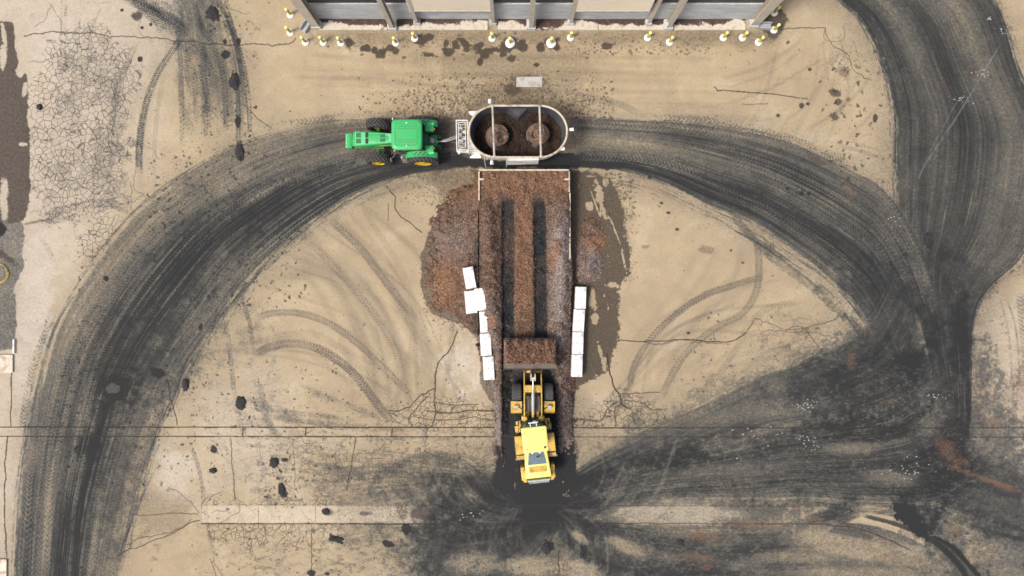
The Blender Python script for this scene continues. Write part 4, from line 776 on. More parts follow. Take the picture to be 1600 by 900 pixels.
# ------------------------------------------------------------------ object helpers
def tag(o, label=None, cat=None, group=None, kind=None):
    for k, v in (('label', label), ('category', cat), ('group', group), ('kind', kind)):
        if v: o[k] = v
    return o
def thing(name, label, cat, loc=(0, 0, 0), rz=0.0, group=None):
    o = bpy.data.objects.new(name, None); C.objects.link(o); o.location = loc; o.rotation_euler = (0, 0, rz); o.empty_display_size = .3
    return tag(o, label, cat, group)
WHOLE = ('tyre', 'rim', 'hood_grille', 'cladding_sheet', 'hanging_panel', 'wheel_nut', 'soil_clod')
def clusters(bm):
    "islands of a mesh, those that touch counted as one piece"
    bm.verts.index_update(); seen = set(); isl = []
    for v in bm.verts:
        if v.index in seen: continue
        st_ = [v]; seen.add(v.index); grp = []
        while st_:
            a = st_.pop(); grp.append(a)
            for e in a.link_edges:
                b = e.other_vert(a)
                if b.index not in seen: seen.add(b.index); st_.append(b)
        lo = [min(q.co[k] for q in grp) - .006 for k in range(3)]; hi = [max(q.co[k] for q in grp) + .006 for k in range(3)]
        isl.append([grp, lo, hi])
        if len(isl) > 60: return None
    ch = True
    while ch:
        ch = False
        for i in range(len(isl)):
            for j in range(i + 1, len(isl)):
                A, Bq = isl[i], isl[j]
                if all(A[1][k] <= Bq[2][k] and Bq[1][k] <= A[2][k] for k in range(3)):
                    isl[i] = [A[0] + Bq[0], [min(x) for x in zip(A[1], Bq[1])], [max(x) for x in zip(A[2], Bq[2])]]; isl.pop(j); ch = True; break
            if ch: break
    return isl
def obj(name, bm, mat, parent=None, smooth=False, loc=None, rot=None):
    if parent is not None and name not in WHOLE and len(bm.verts) < 6000:
        cl = clusters(bm)
        if cl and 1 < len(cl) <= 24:
            first = None
            for grp, _, _ in cl:
                keep = {v.index for v in grp}; b2 = bm.copy(); b2.verts.ensure_lookup_table()
                bmesh.ops.delete(b2, geom=[v for v in b2.verts if v.index not in keep], context='VERTS')
                o = obj1(name, b2, mat, parent, smooth, loc, rot); first = first or o
            bm.free(); return first
    return obj1(name, bm, mat, parent, smooth, loc, rot)
def obj1(name, bm, mat, parent=None, smooth=False, loc=None, rot=None):
    me = bpy.data.meshes.new(name); bm.normal_update(); bm.to_mesh(me); bm.free()
    for mm in (mat if isinstance(mat, (list, tuple)) else [mat]): me.materials.append(mm)
    if smooth:
        me.polygons.foreach_set('use_smooth', [True] * len(me.polygons))
        try: me.set_sharp_from_angle(angle=R(38))
        except Exception: pass
    o = bpy.data.objects.new(name, me); C.objects.link(o); o.parent = parent
    if loc is not None: o.location = loc
    if rot is not None: o.rotation_euler = rot
    return o
def B(): return bmesh.new()
def box(bm, x0, y0, z0, x1, y1, z1, bev=0.0, mat=None, mi=0, taper=None):
    cs = [(x, y, z) for z in (z0, z1) for y in (y0, y1) for x in (x0, x1)]
    if taper: cs = [(x + (cx if z == z1 else 0), y, z) for (x, y, z), cx in zip(cs, [0] * 8)]
    vs = [bm.verts.new(c) for c in cs]
    fs = [bm.faces.new([vs[i] for i in f]) for f in ((0, 2, 3, 1), (4, 5, 7, 6), (0, 1, 5, 4), (2, 6, 7, 3), (0, 4, 6, 2), (1, 3, 7, 5))]
    for f in fs: f.material_index = mi
    if bev:
        es = list({e for f in fs for e in f.edges}); r = bmesh.ops.bevel(bm, geom=es, offset=bev, segments=2, affect='EDGES', profile=.6, clamp_overlap=True)
        for f in r['faces']: f.material_index = mi
        vs = [v for v in set(v for f in r['faces'] for v in f.verts)]
    if mat is not None: bmesh.ops.transform(bm, matrix=mat, verts=[v for v in vs if v.is_valid])
    return vs
def prism(bm, pts, z0, z1, top=None, bev=0.0):
    "closed outline in x,y extruded from z0 to z1; top = other outline for the upper face"
    a = [bm.verts.new((x, y, z0)) for x, y in pts]; b = [bm.verts.new((x, y, z1)) for x, y in (top or pts)]
    n = len(pts); fs = [bm.faces.new(a[::-1]), bm.faces.new(b)] + [bm.faces.new((a[i], a[(i + 1) % n], b[(i + 1) % n], b[i])) for i in range(n)]
    bmesh.ops.recalc_face_normals(bm, faces=fs)
    if bev: bmesh.ops.bevel(bm, geom=list({e for f in fs for e in f.edges}), offset=bev, segments=2, affect='EDGES', profile=.6, clamp_overlap=True)
def cyl(bm, p, q, r, r2=None, seg=12, cap=True):
    p, q = Vector(p), Vector(q); r2 = r if r2 is None else r2; d = q - p; z = d.normalized(); x = z.orthogonal().normalized(); y = z.cross(x)
    A = [bm.verts.new(p + (x * math.cos(a) + y * math.sin(a)) * r) for a in [2 * math.pi * i / seg for i in range(seg)]]
    Bv = [bm.verts.new(q + (x * math.cos(a) + y * math.sin(a)) * r2) for a in [2 * math.pi * i / seg for i in range(seg)]]
    for i in range(seg): bm.faces.new((A[i], A[(i + 1) % seg], Bv[(i + 1) % seg], Bv[i]))
    if cap: bm.faces.new(A[::-1]); bm.faces.new(Bv)
def tube(bm, pts, r, seg=8):
    for a, b in zip(pts[:-1], pts[1:]): cyl(bm, a, b, r, seg=seg)
def lathe(bm, prof, seg=32, axis='z', c=(0, 0, 0), a0=0.0):
    "profile (radius, height) turned round z or y"
    rings = []
    for (r, h) in prof:
        ring = []
        for i in range(seg):
            a = 2 * math.pi * i / seg + a0
            p = (r * math.cos(a), r * math.sin(a), h) if axis == 'z' else (r * math.cos(a), h, r * math.sin(a))
            ring.append(bm.verts.new((p[0] + c[0], p[1] + c[1], p[2] + c[2])))
        rings.append(ring)
    fs = []
    for A, Bv in zip(rings[:-1], rings[1:]):
        for i in range(seg): fs.append(bm.faces.new((A[i], A[(i + 1) % seg], Bv[(i + 1) % seg], Bv[i])))
    for ring, (r, h) in ((rings[0], prof[0]), (rings[-1], prof[-1])):
        if r > 1e-4: fs.append(bm.faces.new(ring))
    bmesh.ops.recalc_face_normals(bm, faces=fs)
def struct(o, label=None): o['kind'] = 'structure'; 
def copy_tree(o, parent=None):
    c = o.copy(); C.objects.link(c); c.parent = parent
    for ch in list(o.children): copy_tree(ch, c)
    return c

# ------------------------------------------------------------------ ground
bm = B(); S = 4000.0; inner = 60.0
g = [-S, -400, -inner, inner, 400, S]
vv = [[bm.verts.new((x, y, 0)) for x in g] for y in g]
for j in range(5):
    for i in range(5): bm.faces.new((vv[j][i], vv[j][i + 1], vv[j + 1][i + 1], vv[j + 1][i]))
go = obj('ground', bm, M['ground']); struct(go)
# the pale drain strip across the lower yard, slab by slab, its edges proud of the yard
t = bpy.data.objects.new('pavement', None); C.objects.link(t); t['kind'] = 'structure'
def slab(parent, x0, y0, x1, y1, z=.018, mat=None, name='slab', lbl=None):
    a, c = P(x0, y1), P(x1, y0); bm = B(); box(bm, a.x, a.y, -.05, c.x, c.y, z, .006); o = obj(name, bm, mat or M['strip'], parent)
    if lbl: o['label'] = lbl
for x0, x1 in [(316, 403.6), (404.4, 493), (493.8, 571.6), (572.2, 628), (628.8, 690)]: slab(t, x0, 789.5, x1, 817)
t2 = bpy.data.objects.new('path', None); C.objects.link(t2); t2['kind'] = 'structure'
xs = [-240, -60, 40, 155, 280, 380, 478, 613, 700, 788]
for a, b_ in zip(xs[:-1], xs[1:]): slab(t2, a + .4, 667.6, b_ - .4, 681.2, .014, M['ground'])
xs = [888, 990, 1100, 1215, 1330, 1450, 1570, 1700, 1820]
for a, b_ in zip(xs[:-1], xs[1:]): slab(t2, a + .4, 668.6, b_ - .4, 682.4, .014, M['ground'])
def lone(name, label, cat, x0, y0, x1, y1, z, mat, bev=.01):
    a, c = P(x0, y1), P(x1, y0); bm = B(); box(bm, a.x, a.y, -.05, c.x, c.y, z, bev); return tag(obj(name, bm, mat), label, cat)
lone('drain_cover', 'worn grey concrete drain cover set in the yard just above the mixer wagon', 'drain cover', 807, 120, 847, 136, .025, M['hardware'])
o = lone('concrete_pad', 'white concrete pad on the left edge beside the grey gravel bed', 'concrete pad', -20, 554, 21.5, 582, .12, M['cream'])
lone('concrete_pad', 'cream concrete pad in the bottom left corner of the yard', 'concrete pad', -20, 873, 12, 910, .12, M['cream'])
lone('kerb', 'short white kerb standing upright along the gravel bed on the left edge', 'kerb', 22, 530, 24.5, 552, .15, M['white_block'])
bm = B()
for k in range(60):
    a0, a1 = 2 * math.pi * k / 60, 2 * math.pi * (k + 1) / 60; c = P(-1, 427, .03)
    for rr, zz in ((.62, .03), (.58, .09)):
        cyl(bm, (c.x + rr * math.cos(a0), c.y + rr * math.sin(a0) * 1.05, zz), (c.x + rr * math.cos(a1), c.y + rr * math.sin(a1) * 1.05, zz), .028, seg=6)
cyl(bm, (c.x + .6, c.y - .1, .05), (c.x + .66, c.y + .05, .05), .045, seg=8)
tag(obj('hose', bm, M['hose'], smooth=True), 'coiled yellow hose lying on grey gravel at the left edge', 'hose')
# ------------------------------------------------------------------ mulch: the ramp, its berms and the side piles
def mulch_mat(name, attr=True, bright=1.0):
    m, nt, b = newmat(name); v = pos(nt)
    n1 = noise(nt, v, 8.5, 4, .85); n2 = noise(nt, v, 1.8, 5, .65); n3 = noise(nt, v, 20, 3, .8)
    f = mth(nt, 'ADD', mth(nt, 'MULTIPLY', n1, .6), mth(nt, 'MULTIPLY', n3, .4))
    k = bright
    c = mixc(nt, remap(nt, f, .42, .50), (.048 * k, .035 * k, .028 * k), (.165 * k, .105 * k, .074 * k))
    c = mixc(nt, remap(nt, f, .51, .62), c, (.43 * k, .29 * k, .205 * k))
    c = mixc(nt, remap(nt, n2, .38, .60, .65 if bright <= 1 else .3, 0), c, (.05, .034, .026))
    if attr:
        at = N(nt, 'ShaderNodeVertexColor', layer_name='tone'); s = nt.nodes.new('ShaderNodeSeparateColor'); nt.links.new(at.outputs[0], s.inputs[0])
        gcol = mixc(nt, remap(nt, f, .38, .62), (.075, .062, .055), (.44, .39, .36)); c = mixc(nt, mth(nt, 'MULTIPLY', s.outputs[1], .85), c, gcol)
        ocol = mixc(nt, remap(nt, f, .38, .6), (.13, .055, .025), (.50, .25, .11)); c = mixc(nt, mth(nt, 'MULTIPLY', s.outputs[2], .75), c, ocol)
        dk = mixc(nt, remap(nt, f, .42, .68), (.012, .015, .018), (.050, .052, .052)); c = mixc(nt, s.outputs[0], c, dk)
    nt.links.new(c, b.inputs['Base Color']); b.inputs['Roughness'].default_value = .95; b.inputs['Specular IOR Level'].default_value = .15
    bump(nt, b, f, .9, .06); return m
M['mulch'] = mulch_mat('bark mulch')
M['mulch_fresh'] = mulch_mat('fresh bark mulch', False, 1.9)
M['mulch_auger'] = mulch_mat('mulch on the augers', False, 1.12)
M['mulch_wagon'] = mulch_mat('damp dark mulch', False, .22)
def grid_noise(h, w, cell, seed, oct=3): return fbm((h, w), cell, seed, oct, .6)
px0, px1, py0, py1, st = 648, 996, 258, 780, 1.15
gw, gh = int((px1 - px0) / st), int((py1 - py0) / st)
gx = px0 + np.arange(gw) * st; gy = py0 + np.arange(gh) * st; GX, GY = np.meshgrid(gx, gy)
na = grid_noise(gh, gw, 26, 900, 5); nb = grid_noise(gh, gw, 7, 901, 3); nc = grid_noise(gh, gw, 2.2, 902, 2); nd = grid_noise(gh, gw, 13, 903, 3)
def ramp_h(y): return np.clip(1.35 * (1 - (y - 262) / 400.0), .03, 1.35)
g_ = lambda d, s: np.exp(-(d / s) ** 2)
leftb = np.interp(GY, [262, 300, 330, 400, 480, 560, 640, 700, 760], [748, 748, 752, 758, 762, 768, 778, 782, 784])      # crest of the left berm
rightb = np.interp(GY, [262, 300, 330, 400, 440, 500, 560, 640, 700, 760], [887, 887, 880, 882, 882, 880, 879, 884, 888, 886])
Hh = ramp_h(GY).copy(); inside = (GX > np.interp(GY, [262, 560, 590, 620, 660, 700, 760], [747.5, 750, 757, 768, 776, 779, 786]) + (na - .5) * 26 * (GY > 540)) & (GX < np.interp(GY, [262, 300, 440, 460, 590, 620, 660, 700, 780], [889, 889, 895, 893, 890, 893, 894, 896, 890]) + (nb - .5) * 8 * (GY > 590))
berm = .42 * g_(GX - leftb - 8, 13) * sstep(GY, 300, 350) * (1 - sstep(GY, 640, 780) * .8) + .46 * g_(GX - rightb + 4, 13) * sstep(GY, 290, 330) * (1 - sstep(GY, 640, 760) * .85)
berm *= (.6 + .9 * na)
rut = (np.exp(-(np.abs(GX - 794 + (nb - .5) * 4) / 9.8) ** 8) + np.exp(-(np.abs(GX - 844 - (GY - 400) * .012 + (nb - .5) * 4) / 9.8) ** 8)) * sstep(GY, 296, 330)
Hh = Hh + berm + .34 * (na - .5) + .22 * (nb - .5) + .08 * (nc - .5) - .22 * np.clip(rut, 0, 1)
edge_l = np.interp(GY, [262, 285, 300, 330, 352, 375, 400, 430, 460, 480, 500, 520, 560, 600, 640, 700, 760], [742, 735, 700, 676, 662, 660, 657, 659, 664, 674, 700, 742, 752, 758, 762, 775, 786])
edge_l = edge_l + (na - .5) * 22 + (nd - .5) * 22 + (nb - .5) * 16 + (nc - .5) * 8
side_l = np.clip((GX - edge_l) / np.maximum(749 - edge_l, 8), 0, 1)
hl = ramp_h(GY) * side_l ** 1.25 * (.78 + .45 * na) + .10 * (nb - .5) * side_l + .05 * (nc - .5)
hl = hl - .16 * (1 - side_l) ** 2 * (nb > .5); hl += .3 * g_(GX - 702, 26) * g_(GY - 448, 36) - .14 * (na < .3) * side_l
hl = np.where(GX < edge_l - 2, -.12, hl - .035 * (1 - side_l))
out_r = -.2 + .52 * g_(GX - 925, 20) * g_(GY - 372, 34) * (.5 + nd) + .62 * g_(GX - 918, 24) * g_(GY - 420, 26) * (.6 + .7 * nd) + .22 * g_(GX - 893, 9) * g_(GY - 560, 60) + .34 * g_(GX - 890, 9) * g_(GY - 600, 70) + .1 * (nc - .5)
out_r += .42 * g_(GX - 905, 10) * g_(GY - 290, 16) * nb
Hh = np.where(inside, Hh, np.where(GX <= 748, hl, out_r))
# the last stretch below the loader is a low carpet that ends raggedly
lower = sstep(GY, 655, 770); Hh = Hh - lower * (.10 + .25 * (na < .55)) 
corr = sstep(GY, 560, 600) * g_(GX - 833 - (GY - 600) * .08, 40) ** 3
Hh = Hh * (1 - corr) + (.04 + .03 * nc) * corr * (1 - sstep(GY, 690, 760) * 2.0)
Hh[0, :] = np.minimum(Hh[0, :], -.1)
Hh[:, 0] = -.2; Hh[:, -1] = -.2; Hh[-1, :] = -.2
Hh = np.where((GY < 266.5), -.2, Hh)
Hh = np.where((GY < 301) & (GX > 889.4), np.minimum(Hh, out_r), Hh)
kf = (CAM_H - np.maximum(Hh, 0)) / CAM_H / PPM
VX = (GX - 800) * kf; VY = (450 - GY) * kf
verts = np.stack([VX, VY, Hh], -1).reshape(-1, 3)
idx = np.arange(gh * gw).reshape(gh, gw)
faces = np.stack([idx[1:, :-1], idx[1:, 1:], idx[:-1, 1:], idx[:-1, :-1]], -1)
keepf = (np.maximum.reduce([Hh[1:, :-1], Hh[1:, 1:], Hh[:-1, 1:], Hh[:-1, :-1]]) > -.05)
faces = faces[keepf].reshape(-1, 4)
me = bpy.data.meshes.new('mulch_ramp'); me.from_pydata(verts.tolist(), [], faces.tolist()); me.update()
dark = np.clip(rut * 1.5, 0, 1) * (.84 + .16 * sstep(nd, .35, .55)) * (1 - .30 * g_(GY - 385, 40) * (GX < 815))
dark = np.maximum(dark, g_(GX - 792, 9) * g_(GY - 318, 9)); dark = np.maximum(dark, g_(GX - 845, 9) * g_(GY - 322, 14))
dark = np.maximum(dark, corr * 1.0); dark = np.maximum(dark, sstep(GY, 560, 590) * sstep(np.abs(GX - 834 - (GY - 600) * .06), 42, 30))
dark = np.maximum(dark, .62 * g_(GX - 744, 6) * sstep(GY, 360, 380) * (nd > .4)); dark = np.maximum(dark, sstep(GY, 640, 700) * .55 * (na > .45))
gray = .75 * g_(GX - 876 + (GY - 330) * .02, 13) * sstep(GY, 310, 335) * (1 - sstep(GY, 520, 600) * .5) * (.35 + 1.2 * (nd > .42)) + .5 * g_(GX - 768, 14) * sstep(GY, 440, 500) + .45 * g_(GX - 700, 34) * g_(GY - 380, 32) + .7 * g_(GX - 925, 30) * g_(GY - 410, 34) + .55 * sstep(GY, 590, 660)
gray = np.clip(gray * (.45 + .75 * nb), 0, 1)
oran = .5 * g_(GX - 818, 17) * sstep(GY, 290, 330) * (1 - sstep(GY, 450, 540)) + .8 * g_(GX - 866, 10) * g_(GY - 400, 20) + .55 * g_(GX - 693, 26) * g_(GY - 445, 40) + .9 * g_(GX - 935, 18) * g_(GY - 380, 14) + .8 * g_(GX - 769, 8) * g_(GY - 501, 9) + .45 * g_(GY - 285, 26)
oran = np.clip(oran * (.5 + .9 * na), 0, 1) * (1 - np.clip(dark, 0, 1))
ca = me.color_attributes.new('tone', 'FLOAT_COLOR', 'POINT')
ca.data.foreach_set('color', np.stack([np.clip(dark, 0, 1), gray, oran, np.ones_like(gray)], -1).astype(np.float32).ravel())
me.materials.append(M['mulch']); me.polygons.foreach_set('use_smooth', [True] * len(me.polygons))
mo = bpy.data.objects.new('mulch_ramp', me); C.objects.link(mo)
tag(mo, 'brown bark mulch ramp with two black wheel ruts between the white blocks', 'mulch ramp', kind='stuff')
# loose chips lying on the mulch and thrown round it: thousands of little slivers in one object
def chips(name, n, sampler, mats, label, cat, smin=.035, smax=.13, seed=5, kind='stuff', parent=None):
    r = np.random.default_rng(seed); V = []; F = []; MI = []
    x, y, z, mi = sampler(r, n); n = len(x)
    L = r.uniform(smin, smax, n); Wd = L * r.uniform(.3, .6, n); T = L * r.uniform(.15, .4, n); a = r.uniform(0, 6.28, n); tilt = r.uniform(-.5, .5, n)
    ca_, sa = np.cos(a), np.sin(a)
    u = np.stack([ca_, sa, tilt], 1) * L[:, None]; w = np.stack([-sa, ca_, r.uniform(-.4, .4, n)], 1) * Wd[:, None]; p = np.stack([x, y, z], 1); up = np.zeros((n, 3)); up[:, 2] = T
    V = np.stack([p - u * .5, p + w * .5, p + u * .5, p - w * .5, p + up], 1).reshape(-1, 3)
    b0 = (np.arange(n) * 5)[:, None]; F = np.concatenate([b0 + np.array([[0, 3, 4]]), b0 + np.array([[3, 2, 4]]), b0 + np.array([[2, 1, 4]]), b0 + np.array([[1, 0, 4]])], 1).reshape(-1, 3)
    me = bpy.data.meshes.new(name); me.from_pydata(V.tolist(), [], F.tolist())
    for m_ in mats: me.materials.append(m_)
    me.polygons.foreach_set('material_index', np.repeat(mi, 4).astype(np.int32)); me.update()
    o = bpy.data.objects.new(name, me); C.objects.link(o); o.parent = parent
    if parent is None: tag(o, label, cat, kind=kind)
    elif kind: o['kind'] = kind
    return o
chipm = []
for nm, c in (('dark bark', (.035, .022, .016)), ('brown bark', (.12, .074, .052)), ('pale bark', (.33, .21, .14)), ('grey bark', (.40, .36, .33)), ('orange bark', (.34, .17, .09)), ('black soil', (.018, .018, .019))):
    m_, nt_, b_2 = newmat(nm); v_ = pos(nt_); b_2.inputs['Roughness'].default_value = .95
    nt_.links.new(mixc(nt_, noise(nt_, v_, 9, 2), tuple(k * .7 for k in c), tuple(min(k * 1.3, 1) for k in c)), b_2.inputs['Base Color']); chipm.append(m_)
def ramp_sampler(r, n):
    i = r.integers(1, gh - 1, n); j = r.integers(1, gw - 1, n); ok = (Hh[i, j] > .01) & (r.random(n) > dark[i, j] * .93); i, j = i[ok], j[ok]; m = len(i)
    g, o_ = gray[i, j], oran[i, j]; q = r.random(m); mi = np.where(q < .38, 0, np.where(q < .76, 1, 2)); mi = np.where(r.random(m) < g * .5, 3, mi); mi = np.where(r.random(m) < o_ * .45, 4, mi)
    x_, y_, z_ = VX[i, j] + r.uniform(-.03, .03, m), VY[i, j] + r.uniform(-.03, .03, m), Hh[i, j] - .005
    far = (z_ < .4) & ((GX[i, j] < 745) | (GX[i, j] > 900)) & (r.random(m) < .26)         # strays thrown clear of the piles
    x_ = np.where(far, x_ + r.normal(0, .34, m), x_); y_ = np.where(far, y_ + r.normal(0, .34, m), y_); z_ = np.where(far, 0.0, z_)
    return x_, y_, z_, mi
chips('mulch_chips', 90000, ramp_sampler, chipm, 'loose bark chips strewn over the ramp and its side piles', 'bark chips')
def crumbs_sampler(r, n):
    X = r.uniform(-200, 1800, n); Y = r.uniform(-100, 1000, n); ix = ((X - X0) * TX).astype(int); iy = ((Y - Y0) * TX).astype(int)
    pr = DOT[iy, ix] * .9 + np.clip(BROWN[iy, ix] - .5, 0, 1) * (.10 + .5 * ((X > 645) & (X < 700) & (Y > 280) & (Y < 510))) + np.clip(SOOT_SHADE[iy, ix] - .7, 0, 1) * .05 + .001
    ok = (r.random(n) < pr); X, Y = X[ok], Y[ok]; br = BROWN[iy, ix][ok]; return (X - 800) / PPM, (450 - Y) / PPM, np.zeros(len(X)) - .002, np.where(br > .3, np.where(r.random(len(X)) < .5, 0, 1), 5)
chips('soil_crumbs', 900000, crumbs_sampler, chipm, 'small crumbs of dark soil scattered over the concrete yard', 'soil crumbs', .02, .06, 8)

# soil clods one could pick up
def clod(px, py, rx, ry, h, label, mat, name='soil_clod', cat='soil clod', group='black soil clods dropped on the yard', seed=0):
    r = random.Random(seed); bm = B(); bmesh.ops.create_icosphere(bm, subdivisions=3, radius=1)
    off = [Vector((r.uniform(-9, 9), r.uniform(-9, 9), r.uniform(-9, 9)))]
    from mathutils import noise as mn
    for v in bm.verts:
        d = 1 + .42 * mn.noise(v.co * 1.7 + off[0]) + .22 * mn.noise(v.co * 5 + off[0]); v.co = Vector((v.co.x * rx * d / PPM, v.co.y * ry * d / PPM, max(v.co.z, -.1) * h * d))
    o = obj(name, bm, mat, smooth=True); p = P(px, py); o.location = (p.x, p.y, .005); return tag(o, label, cat, group)
M['soil'] = mulch_mat('black soil', False, .3)
def soil():
    m, nt, b = newmat('crumbly black soil'); v = pos(nt); n1 = noise(nt, v, 16, 4, .75)
    nt.links.new(mixc(nt, remap(nt, n1, .4, .66), (.012, .013, .014), (.065, .062, .06)), b.inputs['Base Color']); b.inputs['Roughness'].default_value = .95; bump(nt, b, n1, .8, .05); return m
M['soil'] = soil()
for k, (x, y, a, b_, lab) in enumerate([(376, 629, 8, 10, 'roundish black soil clod right of the small puddle, the largest in the left middle'), (290, 601, 5, 8.5, 'upright oval black soil clod between the puddle and the round clod'),
        (333, 20, 9, 9, 'big ragged black soil clod at the top edge on the crossing tracks'), (366, 127, 7, 10, 'black soil clod on the upper left tracks below the top edge clod'), (375, 237, 6, 11, 'black soil clod where the upper left tracks meet the big loop'),
        (440, 765, 5, 11, 'long slanting black soil clod just above the pale concrete strip'), (428, 722, 6, 7, 'black soil clod above the long slanting one'), (509, 799, 7, 5, 'black soil clod lying on the pale concrete strip'),
        (333, 735, 6, 4, 'small black soil clod above the left end of the pale strip'), (854, 856, 7, 9, 'black soil clod below the yellow loader near the bottom edge'), (1450, 374, 6, 10, 'black soil clod on the dark right hand track'),
        (62, 167, 4.5, 5, 'small black soil clod on the cracked concrete at the far left'), (1063, 847, 5, 5, 'round black soil clod beside the orange crumbs at lower right'), (525, 842, 11, 4, 'slanting black soil clod just below the pale concrete strip')]):
    clod(x, y, a, b_, .10, lab, M['soil'], seed=k)

# ------------------------------------------------------------------ retaining wall at the head of the ramp
rw = thing('retaining_wall', 'thin white concrete wall framing the upper end of the mulch ramp', 'retaining wall', (0, 0, 0))
WH = 1.45; a = P(748.5, 265.5, WH); c = P(889.5, 265.5, WH); wy = a.y; n = 4
for k in range(4):
    bm = B(); x0 = a.x + (c.x - a.x) * k / 4; x1 = a.x + (c.x - a.x) * (k + 1) / 4
    box(bm, x0 + (.012 if k else 0), wy - .05, -.05, x1 - .012, wy + .05, WH, .012); obj('panel', bm, M['cream'], rw)
def side(px, ys, w=.07, h=WH):
    for (ya, yb), hh in zip(ys, h if isinstance(h, (list, tuple)) else [h] * 9):
        p, q = P(px, ya, hh), P(px, yb, hh); bm = B(); box(bm, p.x - w, q.y + .01, -.05, p.x + w, p.y - .01, hh, .012); obj('panel', bm, M['cream'], rw)
side(748.5, [(267.4, 299), (300, 313)], .045, [1.44, 1.40]); side(889.5, [(267.4, 282), (283, 300)], .045, [1.44, 1.42])
side(890.5, [(301, 330), (331, 370), (371, 404), (405, 440)], .045, [1.36, 1.22, 1.1, .95])
for px, s in ((748.5, 1), (889.5, -1)):
    p = P(px, 280, 1.46); bm = B(); pts = [(p.x, p.y - .07), (p.x + s * .34, p.y - .03), (p.x + s * .34, p.y + .04), (p.x, p.y + .07)]
    if s < 0: pts = pts[::-1]
    prism(bm, pts, 1.38, 1.47); obj('bracket', bm, M['cream'], rw)
bm = B(); p = P(734, 357, .62); q = P(741, 360, .66); cyl(bm, (p.x, p.y, .66), (q.x, q.y, .74), .035, seg=6)
tag(obj('timber_stick', bm, M['wood']), 'short pale timber stick lying on the left mulch pile', 'stick')
# white concrete blocks
def block(px, py, w, l, rot, z0, label, group='white concrete barrier blocks beside the ramp'):
    zt = z0 + .76; k = (CAM_H - zt) / CAM_H / PPM; p = P(px, py, zt); w *= k; l *= k
    bt = thing('concrete_block', label, 'concrete block', (p.x, p.y, z0), R(rot), group)
    bm = B(); box(bm, -w / 2, -l / 2, 0, w / 2, l / 2, .76, .035); obj('block_body', bm, M['white_block'], bt, True)
    bm = B()
    for yy_ in (-l * .27, l * .27): 
        lathe(bm, [(.0, .775), (.028, .775), (.03, .758)], 8, c=(.02, yy_, 0))
    tube(bm, [(-.03, -.06, .765), (-.02, 0, .79), (0.03, .05, .765)], .014, 6); obj('lifting_loop', bm, M['steel'], bt)
    return bt
for a_ in [(733.5, 434, 16.5, 33.5, 10, .28, 'white concrete block tilted at the top of the left row, on the mulch'), (735.5, 472, 17.5, 35.5, 5, 0, 'white concrete block outermost on the left, beside the stained one'),
           (751.8, 467.5, 17.8, 35, 7, .10, 'white concrete block with a yellow stain, leaning over its left neighbour'), (757.5, 503, 16, 33, 3, 0, 'white concrete block right below the yellow stained one, half covered by mulch'),
           (759, 538.5, 17, 35, 3, 0, 'white concrete block second from the bottom of the left row'), (763.5, 575.5, 17, 36.5, 3, 0, 'white concrete block at the bottom end of the left row'),
           (907.3, 465.3, 17.2, 34.5, -2, 0, 'white concrete block at the top of the right row'), (904.6, 500.8, 17.5, 34.6, -3.5, 0, 'white concrete block with yellow specks, second from top in the right row'),
           (903, 536, 17.2, 34.5, -1.5, 0, 'white concrete block third from top in the right row, its right side chipped'), (901.6, 571.5, 17.2, 35, -1.5, 0, 'white concrete block at the bottom of the right row, with a dark scratch')]:
    block(*a_)
# ------------------------------------------------------------------ building
bd = thing('industrial_building', 'grey walled shed with ribbed cladding and taupe columns along the top edge', 'building')
def py_y(py, h=0.0): return P(800, py, h).y
def px_x(px, h=0.0): return P(px, 450, h).x
yw = py_y(30.5); xl, xr = px_x(497), px_x(1176); HW = 2.45; HT = 7.0
bays = [497, 612, 651, 770.5, 830, 892, 1018, 1045, 1176]
bm = B(); box(bm, xl, yw, 0, xr, yw + .3, HW); obj('concrete_wall', bm, M['wall'], bd)
# ribbed cladding above the wall, one sheet per bay with real ribs
for a_, b_ in zip(bays[:-1], bays[1:]):
    xa, xb = px_x(a_) + .03, px_x(b_) - .03; bm = B(); n = max(int((xb - xa) / .09), 4); prev = None
    box(bm, xa, yw + .16, HW + .003, xb, yw + .22, HT)
    for k in range(n):
        x = xa + (xb - xa) * (k + .5) / n; box(bm, x - .022, yw + .09, HW + .01, x + .022, yw + .158, HT)
    obj('cladding_sheet', bm, M['cladding_dark'], bd)
bm = B(); box(bm, xl, yw + .301, 0, xr, yw + 16, HT - .1); obj('shed_body', bm, M['cladding_dark'], bd)
bm = B(); box(bm, xl - .3, yw + .1, HT + .003, xr + .3, yw + 16.3, HT + .25); obj('roof', bm, M['cladding_cream'], bd)
# floor plinth along the foot of the wall
def plinth():
    m, nt, b = newmat('stained plinth'); v = pos(nt); n1 = noise(nt, v, .8, 5, .6, .8); n2 = noise(nt, v, 4, 4, .7)
    sx = nt.nodes.new('ShaderNodeSeparateXYZ'); nt.links.new(v, sx.inputs[0]); back = remap(nt, sx.outputs[1], 17.62, 18.2, -.05, .13); big_ = noise(nt, v, .16, 2, .5)
    f = mth(nt, 'ADD', mth(nt, 'ADD', mth(nt, 'MULTIPLY', n1, .35), mth(nt, 'MULTIPLY', n2, .12)), mth(nt, 'ADD', back, mth(nt, 'MULTIPLY', big_, .53)))
    c = mixc(nt, remap(nt, f, .53, .56), (.60, .54, .44), (.06, .040, .031)); c = mixc(nt, remap(nt, n2, .5, .7, 0, .5), c, (.25, .15, .09))
    nt.links.new(c, b.inputs['Base Color']); b.inputs['Roughness'].default_value = .9; return m
M['plinth'] = plinth()
yp = py_y(46.5, .10)
for a_, b_ in [(499, 604.5), (620.5, 762), (778, 822.5), (838.5, 934), (935, 1036.5), (1053, 1164)]:
    bm = B(); box(bm, px_x(a_), yp, -.05, px_x(b_), yw - .004, .10, .01); o = obj('plinth_slab', bm, M['plinth'], bd)
